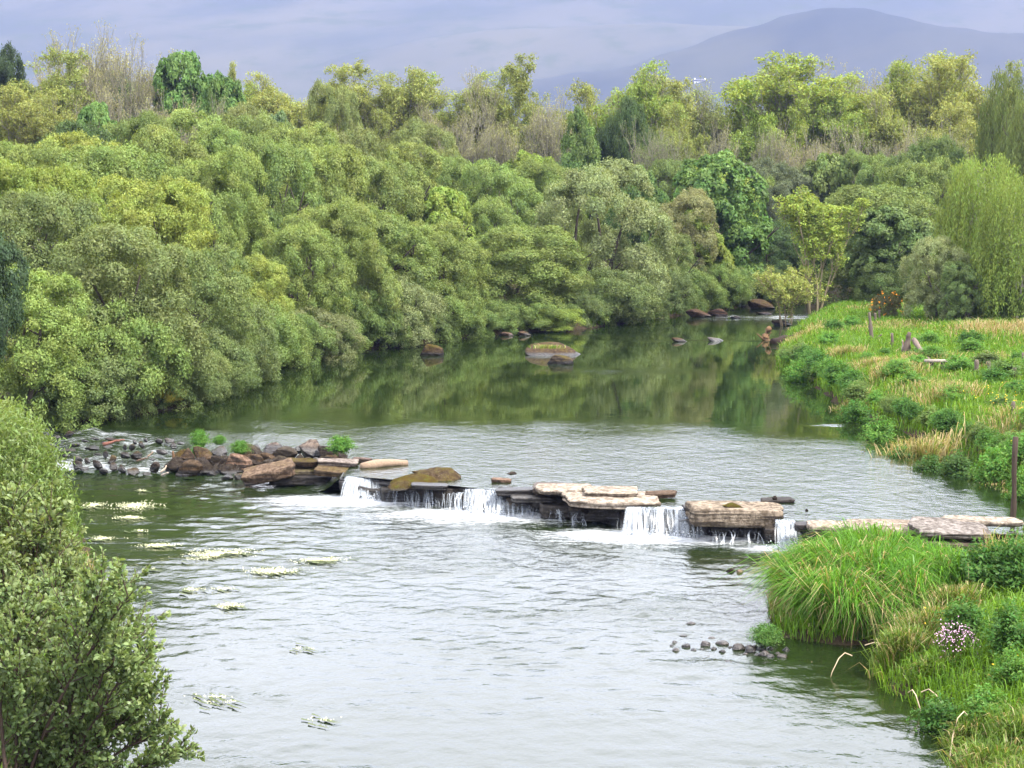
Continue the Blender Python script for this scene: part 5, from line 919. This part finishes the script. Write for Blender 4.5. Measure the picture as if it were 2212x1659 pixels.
for i, (px, py, wd, ht, n) in enumerate(CF):
    r = np.random.RandomState(900 + i); p = P(px, py, 0); s = p[1] / F; R = wd * s / 2; dpt = abs(P(px, py - ht / 2, 0)[1] - P(px, py + ht / 2, 0)[1]) / 2
    a = r.rand(n) * 6.28; q = np.abs(r.randn(n)) * .5; x = np.cos(a) * q * R * 1.15; y = np.sin(a) * q * dpt * 1.2 + .30 * x * (r.rand() - .3); k_ = fbm((x + i * 7) * 1.6, y * 4, 8) + .25 * (1 - q) > .56; x, y = x[k_], y[k_]; n = len(x)
    o = thing('water_crowfoot', CL.get(i, 'sparse crowfoot flowers drifting on the pool'), 'water plant', (p[0], p[1], .0), 'crowfoot rafts on the lower pool')
    link('blossom', specks('blossom', np.stack([x, y, .03 + .02 * r.rand(n)], 1), .023, M_WPET, i), o, kind='stuff')
    m = max(8, n // 9); j = r.randint(0, n, m); V, T = tris_from(np.stack([x[j] + .08 * r.randn(m), y[j] + .12 * r.randn(m), .018 + .006 * r.rand(m)], 1), unit(np.stack([1 + 0 * x[j], -1 + .2 * r.randn(m), 0 * x[j]], 1)), np.tile((0, 0, 1.), (m, 1)), .2 + .2 * r.rand(m), .06 * np.ones(m))
    link('leaf', make_mesh('leaf', V, T, M_WEED), o, kind='stuff')

# ---------------------------------------------------------------- wood: posts, logs, sticks
def z6(x, y): return (1800 + x / 3.16) * .8848, (700 + y / 3.16) * .8848
def stick(name, label, cat, p, q, r0, r1, tint, group=None, parent=None, kids=(), bend=.0, k=7, seed=0):
    p = np.asarray(p, float); q = np.asarray(q, float); rr = np.random.RandomState(seed); n = 7; t = np.linspace(0, 1, n)[:, None]; d = q - p
    pts = d * t + np.sin(t * pi) * np.array((bend, 0, bend * .5)) + rr.randn(n, 3) * r0 * .12; rad = np.linspace(r0, r1, n) * (1 + .12 * rr.randn(n))
    pts2 = np.concatenate([[pts[0] + (pts[0] - pts[1]) * .01], pts, [pts[-1] + (pts[-1] - pts[-2]) * .01]]); rad = np.concatenate([[.001], rad, [.001]])
    m = tube_mesh(name, [(pts2, rad)], M_WOOD, k)
    if parent: return link(name, m, parent, color=tint)
    return link(name, m, loc=p, color=tint, label=label, category=cat, group=group)
WGREY = (.12, .10, .08); G_P = 'old posts of the meadow fence'
for i, (xb, yb, xt, yt, rad, lab) in enumerate([(1068, 300, 1064, 200, .07, 'grey post behind the forked one'), (1100, 285, 1096, 178, .07, 'grey post closest to the gorse bush'), (1195, 490, 1195, 355, .07, 'thin pale post standing by itself left of the broken stump'), (1700, 640, 1662, 528, .09, 'leaning grey post right of the stile'), (1845, 700, 1845, 560, .08, 'straight grey post in the middle of the meadow'), (1945, 692, 1943, 606, .07, 'short post right of the straight grey one'), (2140, 742, 2138, 668, .07, 'post low in the grass near the dark leafy clump'), (2130, 1030, 2128, 984, .08, 'stubby post in the grass above the tall post'), (2204, 620, 2204, 560, .05, 'dark stake at the edge of the meadow')]):
    x, y = z6(xb, yb); p = Pg(x, y); xt_, yt_ = z6(xt, yt); q = PY(xt_, yt_, p[1]); q[2] = max(q[2], p[2] + .5); stick('fence_post', lab, 'post', p - np.array((0, 0, .2)), q, rad, rad * .85, WGREY, G_P, seed=i)
x, y = z6(1035, 435); p = Pg(x, y); q = PY(*z6(1018, 230), p[1]); f_ = thing('forked_post', 'forked dead post leaning in the far meadow', 'post', p, G_P); stick('stem', '', '', (0, 0, -.2), q - p, .10, .05, WGREY, parent=f_); stick('branch', '', '', (q - p) * .35, (q - p) * .6 + np.array((.45, 0, .1)), .05, .03, WGREY, parent=f_)
x, y = z6(1300, 535); p = Pg(x, y); q = PY(*z6(1300, 385), p[1]); f_ = thing('broken_stump', 'splintered grey stump standing beside the fallen rail', 'stump', p)
stick('stem', '', '', (-.12, 0, -.2), (-.02, 0, q[2] - p[2]), .20, .07, (.1, .08, .065), parent=f_, seed=3); stick('splinter', '', '', (.2, -.05, -.1), (.05, 0, (q[2] - p[2]) * .72), .12, .02, (.24, .21, .18), parent=f_, seed=4); stick('splinter', '', '', (0, 0, .2), (-.12, 0, (q[2] - p[2]) * 1.06), .06, .015, (.3, .2, .1), parent=f_, seed=5)
a_ = Pg(*z6(1500, 640)); b_ = Pg(*z6(1360, 520)); stick('fallen_rail', 'fallen grey rail sloping from the stump to the stile', 'log', a_ + (0, 0, .15), b_ + (0, 0, .55), .11, .09, (.16, .125, .10), seed=6)
x, y = z6(1540, 665); p = Pg(x, y); s_ = p[1] / F; st_ = thing('stile', 'small wooden stile step with a pale plank top', 'stile', p)
link('plank', box_mesh('plank', (-.42, -.16, .38), (.42, .16, .46), M_WOOD), st_, color=(.28, .25, .22)); link('leg', box_mesh('leg', (-.28, -.07, -.2), (-.14, .07, .378), M_WOOD), st_, color=WGREY); link('leg', box_mesh('leg', (.12, -.07, -.2), (.26, .07, .378), M_WOOD), st_, color=WGREY)
# tall post at the edge with its brace
p = P(2187, 1125, UZ); q = PY(2186, 945, p[1]); f_ = thing('mooring_post', 'tall dark post with a slanting brace standing in the water', 'post', (p[0], p[1], UZ - .5)); stick('pole', '', '', (0, 0, 0), (.02, 0, q[2] - UZ + .5), .07, .055, (.06, .045, .035), parent=f_, seed=8)
b0 = PY(2196, 975, p[1]) - np.array(f_.location); b1 = PY(2240, 1050, p[1]) - np.array(f_.location); stick('brace', '', '', b0, b1 + np.array((0, .6, 0)), .07, .06, (.05, .04, .03), parent=f_, seed=9)
# driftwood
a_ = P(*z2(1580, 372), UZ + .06); b_ = P(*z2(1930, 345), UZ + .05); stick('driftwood_log', 'pale driftwood log jutting from the heap into the current', 'log', a_, b_, .12, .085, (.24, .18, .13), seed=10)
a_ = P(*z8(1880, 620), .1); b_ = PY(*z8(1893, 400), a_[1]); stick('dead_stick', 'upright dead stick at the riffle end of the heap', 'stick', a_, b_, .06, .03, (.13, .08, .05), seed=11, bend=.03)
for i, (x0, y0, x1, y1, lab) in enumerate([(1720, 690, 1800, 590, 'bleached twig propped against the mossy riffle rock'), (1550, 470, 1620, 400, 'thin bare twig caught in the riffle'), (1400, 530, 1545, 490, 'dark branch lying across the riffle cobbles'), (1740, 720, 1830, 690, 'pale twig lying at the foot of the dead stick'), (940, 305, 1240, 240, 'reddish branch stranded near the crest of the riffle')]):
    u0, v0 = z8(x0, y0); u1, v1 = z8(x1, y1); stick('driftwood_branch', lab, 'branch', P(u0, v0, riffle_z(v0) + .06), P(u1, v1, riffle_z(v1) + .14), .03 if i != 4 else .05, .015, [(.4, .33, .26), (.3, .22, .16), (.16, .11, .08), (.42, .36, .3), (.17, .08, .06)][i], seed=20 + i, bend=.05)
p = P(1652, 735, UZ); f_ = thing('driftwood_stump', 'pale uprooted stump lying in the pool off the bank tip', 'driftwood', p); stick('root_plate', '', '', (-.25, 0, -.15), (.0, .1, .5), .20, .10, (.16, .10, .055), parent=f_, seed=30); stick('limb', '', '', (.1, .1, .35), (1.15, .3, .0), .13, .06, (.13, .085, .05), parent=f_, seed=31); stick('limb', '', '', (-.05, 0, .3), (-.45, -.1, .62), .06, .02, (.16, .10, .055), parent=f_, seed=34); stick('limb', '', '', (0, 0, .35), (.3, -.1, .75), .05, .02, (.16, .10, .055), parent=f_, seed=35); stick('limb', '', '', (0, .1, .4), (.05, .05, .9), .05, .02, (.2, .14, .08), parent=f_, seed=32)
p = P(1700, 742, UZ); stick('root_tangle', 'dark root mass hanging from the bank tip', 'roots', p + (-.6, 0, 0), p + (.9, .4, .35), .3, .2, (.035, .025, .02), seed=33)
# water sprig near the tall post
herb(2140, 1172 - 130, 50, 60, 'yellowish sprig rising from the water before the tall post', (.17, .2, .03), z=UZ - .05, name='water_sprig', cat='plant', var=0)

# ---------------------------------------------------------------- near willows on the viewer's bank
def near_leafed(name, label, base, stems, seed, tint, leaf, bark, per=28, twigs=30, twl=(.35, .7), stems_r=.03, cat='shrub'):
    """stems: list of tip points (world); arching stems with side twigs carrying real leaf blades."""
    r = np.random.RandomState(seed); lines = []; LP = []; LA = []; LN = []; LT = []; base = np.asarray(base, float)
    for tip in stems:
        tip = np.asarray(tip, float); b0 = r.randn(3) * np.array((.25, .25, .02)); d = tip - base - b0; L = np.linalg.norm(d); n = 9; t = np.linspace(0, 1, n)[:, None]
        pts = b0 + d * t + np.array((0, 0, 1.)) * L * .10 * np.sin(t * pi) + r.randn(n, 3) * .02 * L * .5 * t; lines.append((pts, np.linspace(stems_r, .006, n)))
        for j in range(twigs):
            s = .22 + .78 * r.rand() ** .8; i = min(n - 2, int(s * (n - 1))); f = s * (n - 1) - i; q = pts[i] * (1 - f) + pts[i + 1] * f; dd = unit(unit(d) * .75 + rdir(r, 1)[0] * .8 + np.array((0, 0, .35))); tl = r.uniform(*twl) * (1.15 - .45 * s)
            tp = np.array([q + dd * tl * a_ + np.array((0, 0, .06 * a_ * a_)) for a_ in (0, .35, .7, 1.0)]); lines.append((tp, np.array((.008, .006, .005, .003)))); m = per
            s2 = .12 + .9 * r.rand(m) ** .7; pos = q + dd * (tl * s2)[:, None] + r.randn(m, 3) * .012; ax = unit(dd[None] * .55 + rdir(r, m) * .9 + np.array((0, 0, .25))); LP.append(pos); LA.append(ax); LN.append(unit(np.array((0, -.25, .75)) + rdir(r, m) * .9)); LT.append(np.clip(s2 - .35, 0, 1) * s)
    p = np.concatenate(LP); ax = np.concatenate(LA); nr = np.concatenate(LN); tipn = np.concatenate(LT); N = len(p); side = unit(np.cross(ax, nr)); nr = np.cross(side, ax)
    l = (leaf[0] * (.55 + .75 * r.rand(N)))[:, None]; wd = l * leaf[1]; curl = nr * l * .12
    V = np.stack([p, p + ax * l * .35 + side * wd * .5 + curl, p + ax * l * .75 + side * wd * .42 + curl * .6, p + ax * l - curl * .8, p + ax * l * .75 - side * wd * .42 + curl * .6, p + ax * l * .35 - side * wd * .5 + curl], 1).reshape(-1, 3)
    T = (np.array([(0, 1, 5), (1, 2, 5), (2, 4, 5), (2, 3, 4)])[None] + (np.arange(N) * 6)[:, None, None]).reshape(-1, 3)
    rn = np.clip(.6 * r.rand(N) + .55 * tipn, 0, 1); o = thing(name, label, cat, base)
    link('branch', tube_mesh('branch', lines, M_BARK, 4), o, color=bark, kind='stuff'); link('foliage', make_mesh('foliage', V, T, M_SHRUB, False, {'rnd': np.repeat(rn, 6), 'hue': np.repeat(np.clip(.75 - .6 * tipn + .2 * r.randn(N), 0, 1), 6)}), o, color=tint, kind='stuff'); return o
r = np.random.RandomState(12)
def tips_in(poly_pts, Ys, n, seed):
    rr = np.random.RandomState(seed); o_ = []
    for i in range(n):
        px, py = poly_pts[i % len(poly_pts)]; o_.append(PY(px - 22 + rr.randn() * 14, py + rr.randn() * 14, rr.uniform(*Ys)))
    return o_
near_leafed('sallow_shrub', 'leafy sallow shrub with dark stems filling the near corner', (-5.3, 19.6, .5), tips_in([(285, 1285), (330, 1430), (340, 1520), (395, 1640), (240, 1270), (180, 1300), (60, 1330), (120, 1280), (20, 1400), (150, 1450), (260, 1420), (300, 1380), (200, 1500), (80, 1480), (280, 1560), (0, 1300), (-60, 1420), (350, 1590)], (18.6, 21.2), 34, 1), 31, (.135, .190, .045), (.066, .5), (.07, .05, .04), per=40, twigs=31)
near_leafed('sallow_shrub', 'second sallow shrub with yellowish tips behind the corner one', (-6.9, 23.6, .5), tips_in([(130, 1150), (60, 1110), (150, 1210), (20, 1160), (90, 1190), (-20, 1130), (170, 1240), (40, 1240), (110, 1260)], (22.6, 24.8), 26, 2), 32, (.14, .185, .04), (.085, .42), (.08, .06, .04), per=26, twigs=26)
# drooping willow beyond them
def near_weeping(cx_, top, bot, hw_, Y, label, tint, seed):
    pt = PY(cx_, top, Y); pb = PY(cx_, bot, Y); H = pt[2] - .3; m = weeping_crown('foliage', seed, R=hw_ * Y / F, H=H, strands=420, per=110, leaf=.085, drop=(.2, .42), mat=M_SHRUB, broad=.34, wild=1.15)
    o = thing('weeping_willow', label, 'tree', (pt[0], Y, .3)); link('trunk', simple_trunk(seed, H * .7, hw_ * Y / F * .5, 3, .06), o, color=BK_DARK, scale=(.5, .5, 1)); link('crown', m, o, color=tint, kind='stuff')
near_weeping(8, 850, 1150, 116, 30.5, 'drooping narrow-leaved willow on the near bank beside the riffle', (.13, .19, .03), 401)
near_weeping(-10, 840, 1100, 80, 33, 'smaller drooping willow behind the narrow-leaved one', (.15, .2, .03), 402)
tree('I', -48, 468, 100, 52, (.04, .075, .03), 'dark ivy-green tree at the very edge of the view', var=0)

# ---------------------------------------------------------------- valley haze
k = NM('valley_haze'); v = k.n('ShaderNodeVolumePrincipled'); v.inputs['Color'].default_value = (.265, .33, .65, 1); v.inputs['Density'].default_value = .00017; v.inputs['Anisotropy'].default_value = .15
k.l(v.outputs[0], k.out.inputs['Volume'])
link('haze', box_mesh('haze', (-9000, -9000, -4), (9000, 9000, 640), k.m), kind='stuff', label='pale blue valley haze')
